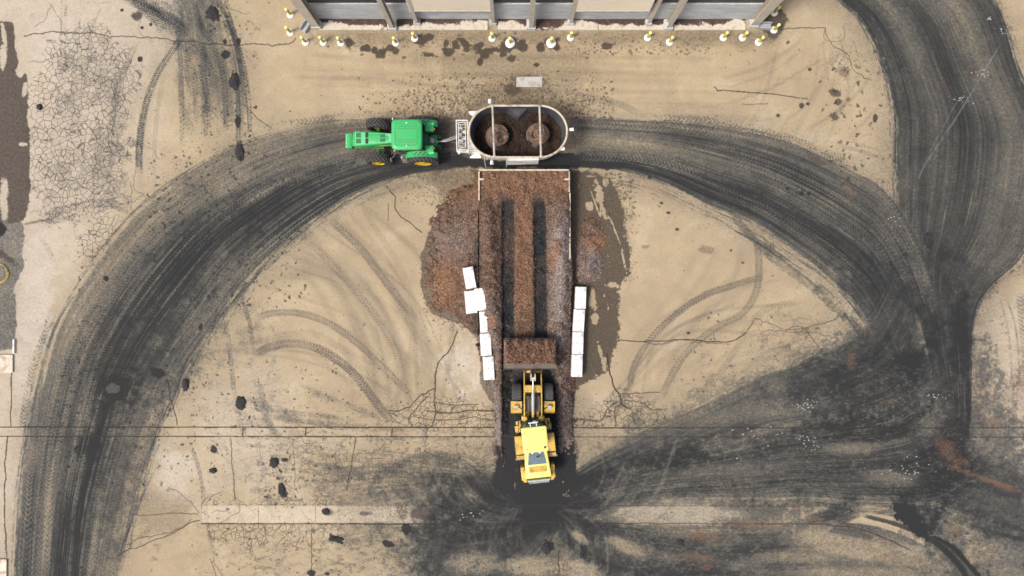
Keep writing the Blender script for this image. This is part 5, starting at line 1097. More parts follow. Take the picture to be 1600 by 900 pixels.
# columns: big ones to the front on pale piers, slender ones set back
def column(px, py, w, d, base_w, base_d, top_scale=1.0, nm='column'):
    x, y = px_x(px, .35), py_y(py, .35); bm = B(); box(bm, x - base_w / 2, y, -.02, x + base_w / 2, y + base_d, .35, .015); o = obj('column_pier', bm, M['column_base'], bd)
    bm = B(); tw = .06                                   # an I-section: web and two flanges, widening upwards
    for z0, z1, s0, s1 in ((.352, HT - .02, 1, top_scale),):
        def fl(ya, yb, xa, xb, ya2, yb2, xa2, xb2):
            prism(bm, [(xa, ya), (xb, ya), (xb, yb), (xa, yb)], z0, z1, [(xa2, ya2), (xb2, ya2), (xb2, yb2), (xa2, yb2)])
        yc = y + .06
        g0, g1 = w / 2 * s0, w / 2 * s1
        fl(yc, yc + .04, x - g0, x + g0, yc, yc + .04, x - g1, x + g1); fl(yc + d - .04, yc + d, x - g0, x + g0, yc + d - .04, yc + d, x - g1, x + g1)
        fl(yc + .043, yc + d - .043, x - .03, x + .03, yc + .043, yc + d - .043, x - .03, x + .03)
    obj('column', bm, M['column'], bd)
    bm = B()
    for sx in (-1, 1):
        for yy_ in (.03, base_d - .05): lathe(bm, [(.02, .352), (.02, .39), (0, .39)], 6, c=(x + sx * (base_w / 2 - .05), y + yy_, 0))
    obj('anchor_bolt', bm, M['galv'], bd)
for px, py, w in [(612, 45.5, .30), (830, 45, .30), (1045, 45, .30)]: column(px, py, w, .42, .62, .66)
for px, py, w in [(651, 38, .22), (770.5, 38, .22), (892, 38, .22), (1014, 38, .22)]: column(px, py, w, .28, .45, .36)
column(493, 43.5, .52, .5, .66, .5, 1.5); column(1179, 41.5, .52, .5, .66, .5, 1.5)
# cream panels hung between the slender columns, their lower edge 2.3 m up
for a_, b_ in [(640, 768.5), (899, 1015)]:
    h0 = 2.35; y = py_y(17, h0); xa, xb = px_x(a_, h0), px_x(b_, h0); bm = B(); box(bm, xa, y, h0, xb, y + .10, HT - .05, .004)
    for k in range(15):
        z = h0 + .12 + k * .3; box(bm, xa + .03, y - .006, z, xb - .03, y - .002, z + .006)
    obj('hanging_panel', bm, M['cladding_cream'], bd)
    bm = B(); box(bm, xa, y - .03, h0 - .06, xb, y + .12, h0 - .002, .005); obj('panel_trim', bm, M['cream'], bd)
for px, s in ((478, 1), (1196, -1)):                      # galvanised channel guards by the corner columns
    p = P(px, 40, .2); bm = B(); mt = Matrix.Translation((p.x, p.y, 0)) @ Matrix.Rotation(R(-32 if s > 0 else 86), 4, 'Z')
    for bx in ((-.22, -.42, 0, -.17, .42, .34), (.17, -.42, 0, .22, .42, .34), (-.168, -.42, 0, .168, .42, .05)): box(bm, *bx, mat=mt)
    tag(obj('channel_guard', bm, M['galv']), 'galvanised steel channel lying beside the ' + ('left' if s > 0 else 'right') + ' corner column', 'steel channel')
# ------------------------------------------------------------------ bollards
def bollard(px, py, big, label):
    p = P(px, py); k = 1.35 if big else 1
    b_t = thing('bollard', label, 'bollard', (p.x, p.y, 0), random.uniform(0, 6), 'black and yellow striped bollards in front of the building')
    bm = B(); lathe(bm, [(.25 * k, 0), (.25 * k, .05), (.20 * k, .10), (.10, .115), (.0, .115)], 20); obj('base', bm, M['white_block'], b_t, True)
    hs = [.115, .26, .32, .45, .51, .64, .70, .90]
    for i in range(7):
        bm = B(); r0 = .095; lathe(bm, [(r0, hs[i]), (r0, hs[i + 1])], 16); obj('band' , bm, M['bollard_yellow'] if i % 2 == 0 else M['black'], b_t, True)
    bm = B(); lathe(bm, [(.097, .90), (.11, .905), (.112, .95), (.07, .99), (0, 1.0)], 16); obj('cap', bm, M['bollard_cap'], b_t, True)
for a_ in [(454, 23, 0, 'striped bollard topmost of the two left of the left corner column'), (454, 51, 0, 'striped bollard lower of the two left of the left corner column'), (477.5, 66, 0, 'striped bollard just below the left corner column'),
           (505.5, 66, 0, 'striped bollard middle one of the three near the left corner column'), (533, 67, 0, 'striped bollard beside the largest mud blot below the left bay'), (618.5, 67, 0, 'striped bollard below the first wide column from the left'),
           (648, 60, 0, 'striped bollard below the slender column left of the cream panel'), (769, 60, 0, 'striped bollard below the slender column at the right end of the left cream panel'), (797, 67.5, 1, 'striped bollard on a broad white foot amid mud, left of the middle column'),
           (861, 67.5, 1, 'striped bollard on a broad white foot, right of the middle column'), (891.5, 59, 0, 'striped bollard below the slender column at the left end of the right cream panel'), (1012, 59, 0, 'striped bollard below the slender column at the right end of the right cream panel'),
           (1046, 66, 0, 'striped bollard below the right wide column'), (1130, 59, 0, 'striped bollard leftmost of the three under the right bay'), (1160, 59, 0, 'striped bollard middle of the three under the right bay'),
           (1185, 66, 0, 'striped bollard just below the right corner column'), (1209.5, 20, 0, 'striped bollard standing in wet mud at the top, right of the building'), (1209, 47, 0, 'striped bollard right of the building beside the crack')]:
    bollard(*a_)

# ------------------------------------------------------------------ wheels
def wheel(parent, x, y, r, w, rim_mat, tyre_mat, out=1, lugs=20, kind='tractor', name='wheel', roll=0.0, rimr=.56):
    "wheel standing at (x, y), axle along local y; out = side the dish faces"
    e = bpy.data.objects.new(name, None); C.objects.link(e); e.parent = parent; e.location = (x, y, r); e.rotation_euler = (0, roll, 0)
    bm = B(); h = w / 2; rb = r * rimr; rt = r - (.06 if kind == 'tractor' else .025)
    lathe(bm, [(rb, -h * .72), (rb * 1.12, -h * .95), ((rb + rt) * .52, -h), (rt * .93, -h * .97), (rt, -h * .78), (rt + .008, 0), (rt, h * .78), (rt * .93, h * .97), ((rb + rt) * .52, h), (rb * 1.12, h * .95), (rb, h * .72), (rb * .98, 0), (rb, -h * .72)], 40, 'y')
    n = lugs
    nbody = len(bm.faces)
    for s in (-1, 1):
        for k in range(n):
            a0 = 2 * math.pi * (k + (.5 if s > 0 else 0)) / n; da = 2 * math.pi / n * (1.15 if kind == 'tractor' else .55)
            # a slanting bar from the middle of the tread to the shoulder
            pts = []
            steps = 3; lw = .075 if kind == 'tractor' else .06
            for q in range(steps + 1):
                f = q / steps; yy_ = s * (h * .03 + f * h * .93); a = a0 + da * f
                rr0 = rt - .03 - (.06 * r * f * f); rr1 = r - (.055 * r * f * f)
                for ds in (-1, 1):
                    aa = a + ds * lw / r * (.5 + .25 * f)
                    pts.append([(rr0 * math.cos(aa), yy_, rr0 * math.sin(aa)), (rr1 * math.cos(aa), yy_, rr1 * math.sin(aa))])
            V = [[bm.verts.new(p) for p in pr] for pr in pts]
            for q in range(steps):
                A, Bb, Cc, D = V[2 * q], V[2 * q + 1], V[2 * q + 2], V[2 * q + 3]
                for f4 in ((A[1], Bb[1], D[1], Cc[1]), (A[0], A[1], Cc[1], Cc[0]), (Bb[1], Bb[0], D[0], D[1])): bm.faces.new(f4)
            A, Bb = V[-2], V[-1]; bm.faces.new((A[0], A[1], Bb[1], Bb[0])); A, Bb = V[0], V[1]; bm.faces.new((A[1], A[0], Bb[0], Bb[1]))
    bm.faces.ensure_lookup_table()
    for f in bm.faces[nbody:]: f.material_index = 1
    obj('tyre', bm, [tyre_mat, M['lug']], e, True)
    bm = B(); o = out
    lathe(bm, [(rb * .99, -h * .7 * o), (rb * .99, h * .90 * o), (rb * 1.08, h * 1.02 * o), (rb * .9, h * 1.04 * o), (rb * .78, h * .86 * o), (rb * .4, h * .82 * o), (rb * .33, h * 1.0 * o), (rb * .12, h * 1.04 * o), (0, h * 1.04 * o)], 32, 'y')
    obj('rim', bm, rim_mat, e, True)
    bm = B()
    for k in range(8):
        a = 2 * math.pi * k / 8; cyl(bm, (rb * .24 * math.cos(a), h * .8 * o, rb * .24 * math.sin(a)), (rb * .24 * math.cos(a), h * 1.08 * o, rb * .24 * math.sin(a)), .025, seg=6)
    obj('wheel_nut', bm, M['steel'], e); return e

# ------------------------------------------------------------------ green tractor (local +x = forward, rear axle at x = 0)
tr = thing('tractor', 'green tractor with yellow wheels hitched in front of the white mixer wagon', 'tractor', (-5.90, 9.74, 0), R(180))
G, GD, GL = M['green'], M['green_dark'], M['green_light']
for s in (-1, 1):
    wheel(tr, 0, s * 1.17, 1.06, .66, M['yellow_rim'], M['rubber'], s, 22, roll=.1 * s, name='rear_wheel', rimr=.5)
    wheel(tr, 3.0, s * 1.15, .83, .60, M['yellow_rim'], M['rubber'], s, 18, roll=.3 * s, name='front_wheel', rimr=.5)
bm = B(); box(bm, -.5, -.32, .65, 4.3, .32, 1.25, .05); box(bm, -.35, -.45, .6, .4, .45, 1.5, .06); obj('chassis', bm, M['green_dark'], tr)
bm = B(); cyl(bm, (0, -1.0, 1.06), (0, 1.0, 1.06), .16, seg=12); cyl(bm, (3.0, -1.0, .83), (3.0, 1.0, .83), .13, seg=12); box(bm, 2.6, -.5, .7, 3.4, .5, .95, .04); obj('axle', bm, GD, tr)
# hood: lofted, narrow at the cab, wide at the nose
secs = [(1.55, .30, 1.98, 1.35), (2.0, .33, 2.03, 1.3), (2.6, .39, 2.04, 1.25), (3.4, .46, 2.02, 1.15), (4.1, .49, 1.96, 1.1), (4.42, .48, 1.86, 1.05), (4.55, .40, 1.68, 1.05)]
bm = B(); rings = []
for x, w, zt, zb in secs:
    pr = [(-w, zb), (-w, zt - .22), (-w * .97, zt - .1), (-w * .8, zt - .025), (-w * .4, zt), (w * .4, zt), (w * .8, zt - .025), (w * .97, zt - .1), (w, zt - .22), (w, zb)]
    rings.append([bm.verts.new((x, y, z)) for y, z in pr])
for A, Bb in zip(rings[:-1], rings[1:]):
    for i in range(9): bm.faces.new((A[i], Bb[i], Bb[i + 1], A[i + 1]))
bm.faces.new(rings[-1]); bm.faces.new(rings[0][::-1]); bmesh.ops.recalc_face_normals(bm, faces=bm.faces[:]); hood = obj('hood', bm, G, tr, True)
bm = B(); prism(bm, [(1.62, -.27), (4.30, -.42), (4.30, .42), (1.62, .27)], 2.018, 2.030, [(1.66, -.24), (4.26, -.38), (4.26, .38), (1.66, .24)]); 
for v in bm.verts: v.co.z -= .065 * max(0, (v.co.x - 2.6) / 1.8) ** 1.5 - .012
obj('hood_top', bm, GL, tr)
def vent(name, x0, x1, w0, mat, z):
    for s in (-1, 1):
        bm = B(); ya, yb = sorted((s * .035, s * w0)); prism(bm, [(x0, ya), (x1, ya), (x1, yb), (x0, yb)], z - .02, z + .012)
        for k in range(4): box(bm, x0 + .03, ya + (yb - ya) * (k + .5) / 4 - .006, z + .012, x1 - .03, ya + (yb - ya) * (k + .5) / 4 + .006, z + .022)
        obj(name, bm, mat, tr)
vent('hood_vent', 3.93, 4.24, .34, GD, 2.00); vent('hood_grille', 3.45, 3.62, .36, M['black'], 2.025); vent('hood_panel', 2.35, 2.66, .25, GD, 2.045)
for s in (-1, 1):
    bm = B(); prism(bm, [(1.7, s * .345 - .006), (4.2, s * .485 - .006), (4.2, s * .485 + .012), (1.7, s * .345 + .012)], 1.42, 1.54); obj('side_stripe', bm, M['yellow_rim'], tr)
    bm = B(); box(bm, 4.30, s * .30 - .1, 1.35, 4.585, s * .30 + .1, 1.5, .02); obj('headlight', bm, M['lamp'], tr)
bm = B(); box(bm, 4.5, -.34, .62, 4.72, .34, 1.15, .03)
obj('weight_bracket', bm, GD, tr)
wt = bpy.data.objects.new('front_weight', None); C.objects.link(wt); wt.parent = tr
bm = B()
for k in range(12):
    y = -.44 + .08 * k; box(bm, 4.70, y - .034, .62, 5.12, y + .034, 1.18, .02)
box(bm, 4.82, -.48, 1.17, 4.95, .48, 1.21, .01); obj('weight_plate', bm, G, wt)
bm = B(); box(bm, 4.98, -.46, 1.181, 5.10, .46, 1.2, .01); obj('weight_bar', bm, GL, wt)
# cab
bm = B(); prism(bm, [(-.15, -.82), (1.55, -.72), (1.55, .72), (-.15, .82)], 1.35, 2.88, [(-.08, -.78), (1.45, -.74), (1.45, .74), (-.08, .78)], .03); obj('cab_glass', bm, M['glass'], tr, True)
bm = B()
for x, y in ((-.16, .82), (-.16, -.82), (1.52, .74), (1.52, -.74), (.55, .80), (.55, -.80)): box(bm, x - .035, y - .035, 1.1, x + .035, y + .035, 2.9)
box(bm, -.2, -.86, 1.1, 1.6, .86, 1.36, .03); obj('cab_frame', bm, M['black'], tr)
def rrect(x0, y0, x1, y1, r, n=6):
    out = []
    for cx, cy, a0 in ((x1 - r, y1 - r, 0), (x0 + r, y1 - r, 90), (x0 + r, y0 + r, 180), (x1 - r, y0 + r, 270)):
        for k in range(n + 1): a = R(a0 + 90 * k / n); out.append((cx + r * math.cos(a), cy + r * math.sin(a)))
    return out
def loft(bm, rings):
    V = [[bm.verts.new(p) for p in r] for r in rings]; n = len(V[0])
    for A, Bb in zip(V[:-1], V[1:]):
        for i in range(n): bm.faces.new((A[i], A[(i + 1) % n], Bb[(i + 1) % n], Bb[i]))
    bm.faces.new(V[0][::-1]); bm.faces.new(V[-1]); bmesh.ops.recalc_face_normals(bm, faces=bm.faces[:])
rr_ = lambda i, z, rad: [(x, y, z) for x, y in rrect(-.20 + i, -.98 + i, 1.76 - i, .98 - i, rad)]
bm = B(); loft(bm, [rr_(.03, 2.86, .28), rr_(0, 2.90, .3), rr_(0, 2.99, .3), rr_(.05, 3.07, .3), rr_(.16, 3.10, .26), rr_(.24, 3.105, .2), rr_(.255, 3.085, .19), rr_(.30, 3.085, .17), rr_(.32, 3.115, .16), rr_(.7, 3.13, .1)])
roof = obj('cab_roof', bm, G, tr, True)
for yy_, ln in ((-.50, .55), (-.36, .58), (.36, .58), (.50, .55)):
    bm = B(); box(bm, .78 - ln, yy_ - .012, 3.08, .78 + ln, yy_ + .012, 3.128, .004); obj('roof_rib', bm, GD, roof)
bm = B(); box(bm, 1.56, -.1, 3.07, 1.60, .1, 3.098); box(bm, 1.50, .08, 3.07, 1.56, .1, 3.098); box(bm, 1.64, -.1, 3.05, 1.66, -.02, 3.09); obj('roof_latch', bm, GD, roof)
for s in (-1, 1): bm = B(); lathe(bm, [(.05, 3.08), (.05, 3.13), (.02, 3.15), (0, 3.15)], 10, c=(.78, s * .73, 0)); obj('roof_cap', bm, M['lamp'], roof)
# rear fenders, toolbox, ladder, mirrors, lights, hitch
for s in (-1, 1):
    bm = B(); pr = []
    for k in range(9):
        a = R(20 + 130 * k / 8); pr.append((1.16 * math.cos(a), 1.06 + 1.02 * math.sin(a)))
    for y0, y1 in ((sorted((s * .84, s * 1.22)),)): 
        A = [bm.verts.new((x, y0, z)) for x, z in pr]; Bb = [bm.verts.new((x, y1, z)) for x, z in pr]; A2 = [bm.verts.new((x * .95, y0, 1.06 + (z - 1.06) * .95)) for x, z in pr]; B2 = [bm.verts.new((x * .95, y1, 1.06 + (z - 1.06) * .95)) for x, z in pr]
        for i in range(8):
            for q in ((A, Bb), (B2, A2)): bm.faces.new((q[0][i], q[1][i], q[1][i + 1], q[0][i + 1]))
            bm.faces.new((A[i], A[i + 1], A2[i + 1], A2[i])); bm.faces.new((Bb[i + 1], Bb[i], B2[i], B2[i + 1]))
        bm.faces.new((A[0], A2[0], B2[0], Bb[0])); bm.faces.new((A[-1], Bb[-1], B2[-1], A2[-1])); bmesh.ops.recalc_face_normals(bm, faces=bm.faces[:])
    fd = obj('rear_fender', bm, G, tr, True)
    bm = B(); box(bm, -.80, min(s * .45, s * 1.0), 1.55, -.2, max(s * .45, s * 1.0), 1.98, .08); obj('fender_box', bm, G, tr, True)
    bm = B(); box(bm, -.84, min(s * .88, s * 1.02), 1.9, -.25, max(s * .88, s * 1.02), 1.99, .02); obj('fender_trim', bm, GL, tr)
    bm = B(); box(bm, -.86, min(s * .55, s * .7), 1.7, -.80, max(s * .55, s * .7), 1.85, .01); obj('tail_light', bm, M['orange'], tr)
bm = B(); tube(bm, [(1.5, .84, 2.5), (1.62, 1.15, 2.45), (1.9, 1.45, 2.3)], .025); box(bm, 1.84, 1.38, 2.1, 1.92, 1.62, 2.55, .02); obj('mirror', bm, M['steel'], tr)
bm = B(); tube(bm, [(1.6, -.84, 2.5), (1.72, -1.05, 2.5)], .025); box(bm, 1.70, -1.16, 2.4, 1.78, -1.03, 2.7, .02); obj('mirror', bm, M['white'], tr)
bm = B(); lathe(bm, [(.06, 2.55), (.06, 2.68), (0, 2.7)], 12, c=(1.62, .95, 0)); obj('beacon', bm, M['orange'], tr)
lad = B()
for k in range(4): box(lad, 1.05, .9 + .06 * k, 1.25 - .27 * k, 1.45, 1.15 + .06 * k, 1.29 - .27 * k, .01)
tube(lad, [(1.03, .9, 1.7), (1.03, 1.3, .4)], .02); tube(lad, [(1.47, .9, 1.7), (1.47, 1.3, .4)], .02); obj('cab_ladder', lad, M['steel'], tr)
bm = B(); box(bm, .95, .55, .7, 2.1, .88, 1.2, .06); obj('fuel_tank', bm, M['black'], tr)
bm = B(); lathe(bm, [(.06, .0), (.06, .08), (0, .08)], 10, c=(1.35, 1.17, 1.45)); obj('tank_cap', bm, M['lamp'], tr)
bm = B(); tube(bm, [(1.62, -.66, 1.4), (1.62, -.66, 2.75), (1.52, -.72, 2.95)], .055, 10); obj('exhaust', bm, M['chrome'], tr)
bm = B(); box(bm, -.95, -.35, .55, -.35, .35, 1.25, .05); box(bm, -1.15, -.3, .5, -.9, -.22, 1.0, .02); box(bm, -1.15, .22, .5, -.9, .3, 1.0, .02)
for s in (-1, 1): tube(bm, [(-.5, s * .28, 1.35), (-.85, s * .36, 1.2), (-1.2, s * .42, .6)], .045)
obj('rear_hitch', bm, GD, tr)
bm = B()
for k in range(6): lathe(bm, [(.035, 1.25), (.035, 1.36), (0, 1.37)], 8, c=(-.45 - .09 * (k % 3), -.16 + .3 * (k // 3), 0))
tube(bm, [(-.7, -.1, 1.28), (-.95, .1, 1.3), (-1.15, .0, 1.1)], .03); box(bm, -.75, -.14, 1.2, -.5, .16, 1.27, .02); obj('hydraulic_coupler', bm, M['galv'], tr)

# ------------------------------------------------------------------ mixer wagon
WX, WY = .385, 9.91
wg = thing('mixer_wagon', 'white oval twin auger mixer wagon seen from above behind the green tractor', 'mixer wagon', (WX, WY, 0))
def stad(L, Rr, z, n=20, dx=0):
    out = []
    for k in range(n + 1): a = R(-90 + 180 * k / n); out.append((L + Rr * math.cos(a) * 1.06 + dx, Rr * math.sin(a), z))
    for k in range(n + 1): a = R(90 + 180 * k / n); out.append((-L + Rr * math.cos(a) * 1.06 + dx, Rr * math.sin(a), z))
    return out
RZ = 3.15
def shell(bm, rings, flip=False):
    V = [[bm.verts.new(p) for p in r] for r in rings]; n = len(V[0])
    for A, Bb in zip(V[:-1], V[1:]):
        for i in range(n): bm.faces.new((A[i], A[(i + 1) % n], Bb[(i + 1) % n], Bb[i]))
    return V
Lh, Rr = 1.38, 1.65
bm = B(); V = shell(bm, [stad(Lh - .1, Rr - .26, .85), stad(Lh - .06, Rr - .12, 1.6), stad(Lh, Rr, RZ)]); bm.faces.new(V[0][::-1]); obj('tub', bm, M['white'], wg, True)
bm = B(); shell(bm, [stad(Lh, Rr - .05, RZ), stad(Lh - .09, Rr - .14, 2.2), stad(Lh - .16, Rr - .3, .95)][::-1]); V = bm.verts[:]
obj('tub_lining', bm, M['liner'], wg, True)
bm = B(); pts = [Vector(p) for p in stad(Lh, Rr - .02, RZ)]; 
for a_, b_ in zip(pts, pts[1:] + pts[:1]): cyl(bm, a_, b_, .070, seg=8)
obj('rim_rail', bm, M['cream'], wg, True)
# central wedge that parts the two chambers
for s in (1,):
    bm = B(); y0, y1 = s * (Rr - .07), s * (Rr - .78)
    vs = [bm.verts.new(p) for p in ((-.62, y0, 2.75), (.62, y0, 2.75), (0, s * (Rr - .55), 2.2), (-.95, y0 - s * .1, 1.1), (.95, y0 - s * .1, 1.1), (0, y1, 1.1))]
    for f in ((0, 1, 2), (0, 2, 5, 3), (1, 4, 5, 2), (0, 3, 4, 1)): bm.faces.new([vs[i] for i in f])
    bmesh.ops.recalc_face_normals(bm, faces=bm.faces[:]); obj('deflector', bm, M['liner'], wg)
# cross pipes
for x0, x1 in ((P(769.5, 166, 3.2).x - WX, P(772.5, 247, 3.2).x - WX), (P(843, 164, 3.2).x - WX, P(845.5, 247, 3.2).x - WX)):
    bm = B(); cyl(bm, (x0, Rr, RZ + .06), (x1, -Rr, RZ + .06), .072, seg=14); box(bm, x0 - .14, Rr - .1, RZ - .05, x0 + .14, Rr + .02, RZ + .09, .01); box(bm, x1 - .14, -Rr - .02, RZ - .05, x1 + .14, -Rr + .1, RZ + .09, .01)
    obj('cross_pipe', bm, M['rusty'], wg, True)
# augers: flighting turning round a cone
for px, py in ((777.5, 210.5), (841, 208.5)):
    p = P(px, py, 2.35); au = bpy.data.objects.new('auger', None); C.objects.link(au); au.parent = wg; au.location = (p.x - WX, p.y - WY, 0)
    bm = B(); n = 72
    prev = None
    for k in range(n + 1):
        f = k / n; a = 2 * math.pi * 2.0 * f + px; z = 2.34 - 1.3 * f; r1 = .66 + .35 * f; q = [bm.verts.new((.14 * math.cos(a), .14 * math.sin(a), z + .02)), bm.verts.new((r1 * math.cos(a), r1 * math.sin(a), z)), bm.verts.new((r1 * math.cos(a), r1 * math.sin(a), z - .03))]
        if prev: bm.faces.new((prev[0], prev[1], q[1], q[0])); bm.faces.new((prev[1], prev[2], q[2], q[1]))
        prev = q
    cyl(bm, (0, 0, .95), (0, 0, 2.4), .3, .13, 16)
    for k in range(10):
        a = 2 * math.pi * .1 * k; 
    obj('flighting', bm, M['bucket'], au, True)
    bm = B(); N_ = 40
    for k in range(N_): 
        a0, a1 = 2 * math.pi * k / N_, 2 * math.pi * (k + 1) / N_
        if 0 < k < 22: continue
        cyl(bm, (.71 * math.cos(a0), .71 * math.sin(a0), 2.33), (.71 * math.cos(a1), .71 * math.sin(a1), 2.33), .022, seg=6)
    obj('blade_rim', bm, M['steel'], au, True)
    def heap(name, R0, z0, h, hole, seed, mat, parent):
        bm = B(); rg = 26; sg = 56; rn = np.random.default_rng(seed); nz = fbm((rg, sg), (4, 5), seed, 3); rows = []
        for i in range(1, rg):
            r0 = R0 * i / (rg - 1); row = []
            for j in range(sg):
                a = 2 * math.pi * j / sg; b2 = 2 * abs(((j / sg) % 1) - .5); nn = nz[i, j] * b2 + nz[i, (j + sg // 2) % sg] * (1 - b2)
                z = z0 + h * (1 - (r0 / R0) ** 1.6) * (.55 + .9 * nn) + .06 * (nn - .5)
                hx, hy = hole; dd = math.hypot(r0 * math.cos(a) - hx, r0 * math.sin(a) - hy); z -= .34 * math.exp(-(dd / .2) ** 2)
                row.append(bm.verts.new((r0 * math.cos(a), r0 * math.sin(a), z if i < rg - 1 else z0 - .12)))
            rows.append(row)
        c0 = bm.verts.new((0, 0, z0 + h * .8))
        for j in range(sg): bm.faces.new((c0, rows[0][j], rows[0][(j + 1) % sg]))
        for A, Bb in zip(rows[:-1], rows[1:]):
            for j in range(sg): bm.faces.new((A[j], Bb[j], Bb[(j + 1) % sg], A[(j + 1) % sg]))
        return obj(name, bm, mat, parent, False)
    hp = heap('auger_heap', .70, 2.40, .18, (-.25, -.12) if px > 800 else (.25, -.3), int(px), M['mulch_auger'], None)
    hp.location = (p.x, p.y, 0); tag(hp, 'round brown mulch heap with a %s' % ('dark hollow, on the auger nearer the rear' if px > 800 else 'light ring, on the auger nearer the tractor'), 'mulch heap', kind='thing')
# mulch inside the tub
bm = B(); nx, ny = 120, 66; nz = fbm((ny, nx), 12, 71, 4); nz2 = fbm((ny, nx), 3, 72, 2); grid = {}
for j in range(ny):
    for i in range(nx):
        x = -3.1 + 6.2 * i / (nx - 1); y = -1.68 + 3.36 * j / (ny - 1); dx = max(abs(x) - (Lh - .1), 0) / 1.06
        if math.hypot(dx, y) > Rr - .17: continue
        z = 1.72 + .35 * (nz[j, i] - .5) * 2 * .8 + .1 * (nz2[j, i] - .5) + .25 * math.exp(-((math.hypot(dx, y) - 1.5) / .25) ** 2)
        grid[i, j] = bm.verts.new((x, y, z))
for (i, j), v in list(grid.items()):
    q = [grid.get(k) for k in ((i, j), (i + 1, j), (i + 1, j + 1), (i, j + 1))]
    if all(q): bm.faces.new(q)
ml = obj('mulch_load', bm, M['mulch_wagon'], None); ml.location = (WX, WY, 0); tag(ml, 'damp dark brown mulch filling the inside of the white mixer wagon', 'mulch load', kind='thing')
def load_sampler(r, n):
    x = r.uniform(-2.9, 2.9, n); y = r.uniform(-1.5, 1.5, n); ok = np.hypot(np.maximum(np.abs(x) - 1.2, 0), y) < 1.45
    x, y = x[ok], y[ok]; ii = ((x + 3.1) / 6.2 * (nx - 1)).astype(int); jj = ((y + 1.68) / 3.36 * (ny - 1)).astype(int)
    z = 1.72 + .56 * (nz[jj, ii] - .5) + .1 * (nz2[jj, ii] - .5); q = r.random(len(x)); return x + WX, y + WY, z, np.where(q < .9, 0, np.where(q < .98, 1, 4))
chips('mulch_chips', 5000, load_sampler, chipm, 'loose bark chips on the dark mulch inside the mixer wagon', 'bark chips', .04, .12, 12)
# platform at the front of the wagon
W_ = M['white']; pf = bpy.data.objects.new('front_platform', None); C.objects.link(pf); pf.parent = wg
def rel(px, py, z): p = P(px, py, z); return (p.x - WX, p.y - WY, z)
bm = B(); zt = 2.1
q0, q1, q2, q3 = rel(713, 188, zt), rel(730, 188, zt), rel(732, 236, zt), rel(714, 236, zt)
tube(bm, [q0, q1, q2, q3, q0], .04); q0b, q1b = rel(716, 191, zt), rel(727, 191, zt); q2b, q3b = rel(728, 230, zt), rel(717, 230, zt); tube(bm, [q0b, q1b, q2b, q3b, q0b], .025)
for q in (q0, q3, q1, q2): tube(bm, [q, (q[0] + .05, q[1], 1.0)], .035)
obj('handrail', bm, W_, pf, True)
bm = B()
for k in range(9):
    f = k / 8; a_ = [q0b[i] * (1 - f) + q3b[i] * f for i in range(3)]; b_ = [q1b[i] * (1 - f) + q2b[i] * f for i in range(3)]; tube(bm, [tuple(a_[:2] + [1.55]), tuple(b_[:2] + [1.55])], .028)
obj('grating', bm, W_, pf)
r = random.Random(4); bm = B()
for k in range(7):
    cx, cy, _ = rel(722 + r.uniform(-4, 4), 196 + k * 5, 1.75); box(bm, cx - r.uniform(.06, .16), cy - .07, 1.2, cx + r.uniform(.06, .16), cy + .06, 1.6 + r.uniform(0, .35), .02)
obj('valve_block', bm, W_, pf)
bm = B()
for k in range(6):
    cx, cy, _ = rel(721 + r.uniform(-4, 4), 197 + k * 6, 1.8); cyl(bm, (cx, cy, 1.5), (cx + .02, cy, 1.95), .035, seg=8)
obj('hydraulic_fitting', bm, M['steel'], pf)
bm = B(); a_, b_ = rel(714, 232, 2.0), rel(731, 236, 2.0); prism(bm, [(a_[0], a_[1] - .25), (b_[0], b_[1] - .12), (b_[0] + .25, b_[1] + .08), (a_[0], a_[1] + .02)], 1.9, 1.98); prism(bm, [rel(717, 234, 2)[:2], rel(721, 234, 2)[:2], rel(719, 240, 2)[:2], rel(716, 241, 2)[:2]][::-1], 1.985, 2.04); obj('step', bm, W_, pf)
bm = B()
for y in (-.9, .9): tube(bm, [(-3.35, y, 1.75), (-2.8, y, 1.7)], .05)
box(bm, -3.3, -1.0, 1.05, -2.6, 1.0, 1.2, .02); obj('support_bracket', bm, W_, pf)
# wings, chute, lamps
bm = B(); prism(bm, [rel(732, 174, 2.4)[:2], rel(733.5, 178, 2.4)[:2], rel(738, 181, 2.4)[:2], rel(742, 181, 2.4)[:2], rel(752, 171, 2.4)[:2], rel(750, 173, 2.4)[:2]], 2.3, 2.42); bm.faces.ensure_lookup_table(); obj('corner_plate', bm, W_, wg)
bm = B(); a_, b_ = rel(734.5, 247, 2.2), rel(751.5, 243.5, 2.2); box(bm, a_[0], a_[1], 2.1, b_[0], a_[1] + .12, 2.2, .01); prism(bm, [rel(736, 244, 2.2)[:2], rel(751, 244, 2.2)[:2], rel(748, 237, 2.2)[:2], rel(743, 238, 2.2)[:2]], 2.12, 2.18)
for k in range(5): x = a_[0] + .1 + k * .13; cyl(bm, (x, a_[1] + .22, 2.15), (x + .1, a_[1] + .4, 2.3), .018, seg=6)
obj('corner_plate', bm, W_, wg)
bm = B(); a_, b_ = rel(792, 251, 2.9), rel(842, 250, 2.9); prism(bm, [(a_[0], a_[1] - .02), (b_[0], a_[1] + .03), (b_[0], a_[1] + .17), (a_[0], a_[1] + .17)], 1.5, 2.9, None, .01); obj('discharge_door', bm, M['white'], wg)
bm = B(); a_, b_ = rel(762, 250, 2.0), rel(788, 250, 2); tube(bm, [(a_[0], -Rr + .02, 2.6), (a_[0] + .1, a_[1], 2.3), (b_[0], b_[1] + .02, 2.3), (b_[0] + .1, -Rr + .05, 2.6)], .03); tube(bm, [(a_[0] - .2, -Rr + .1, 2.4), (a_[0] - .15, a_[1] - .35, 1.2)], .03); tube(bm, [(b_[0] + .12, -Rr + .1, 2.4), (b_[0] + .14, a_[1] - .3, 1.2)], .03); obj('side_bracket', bm, M['galv'], wg, True)
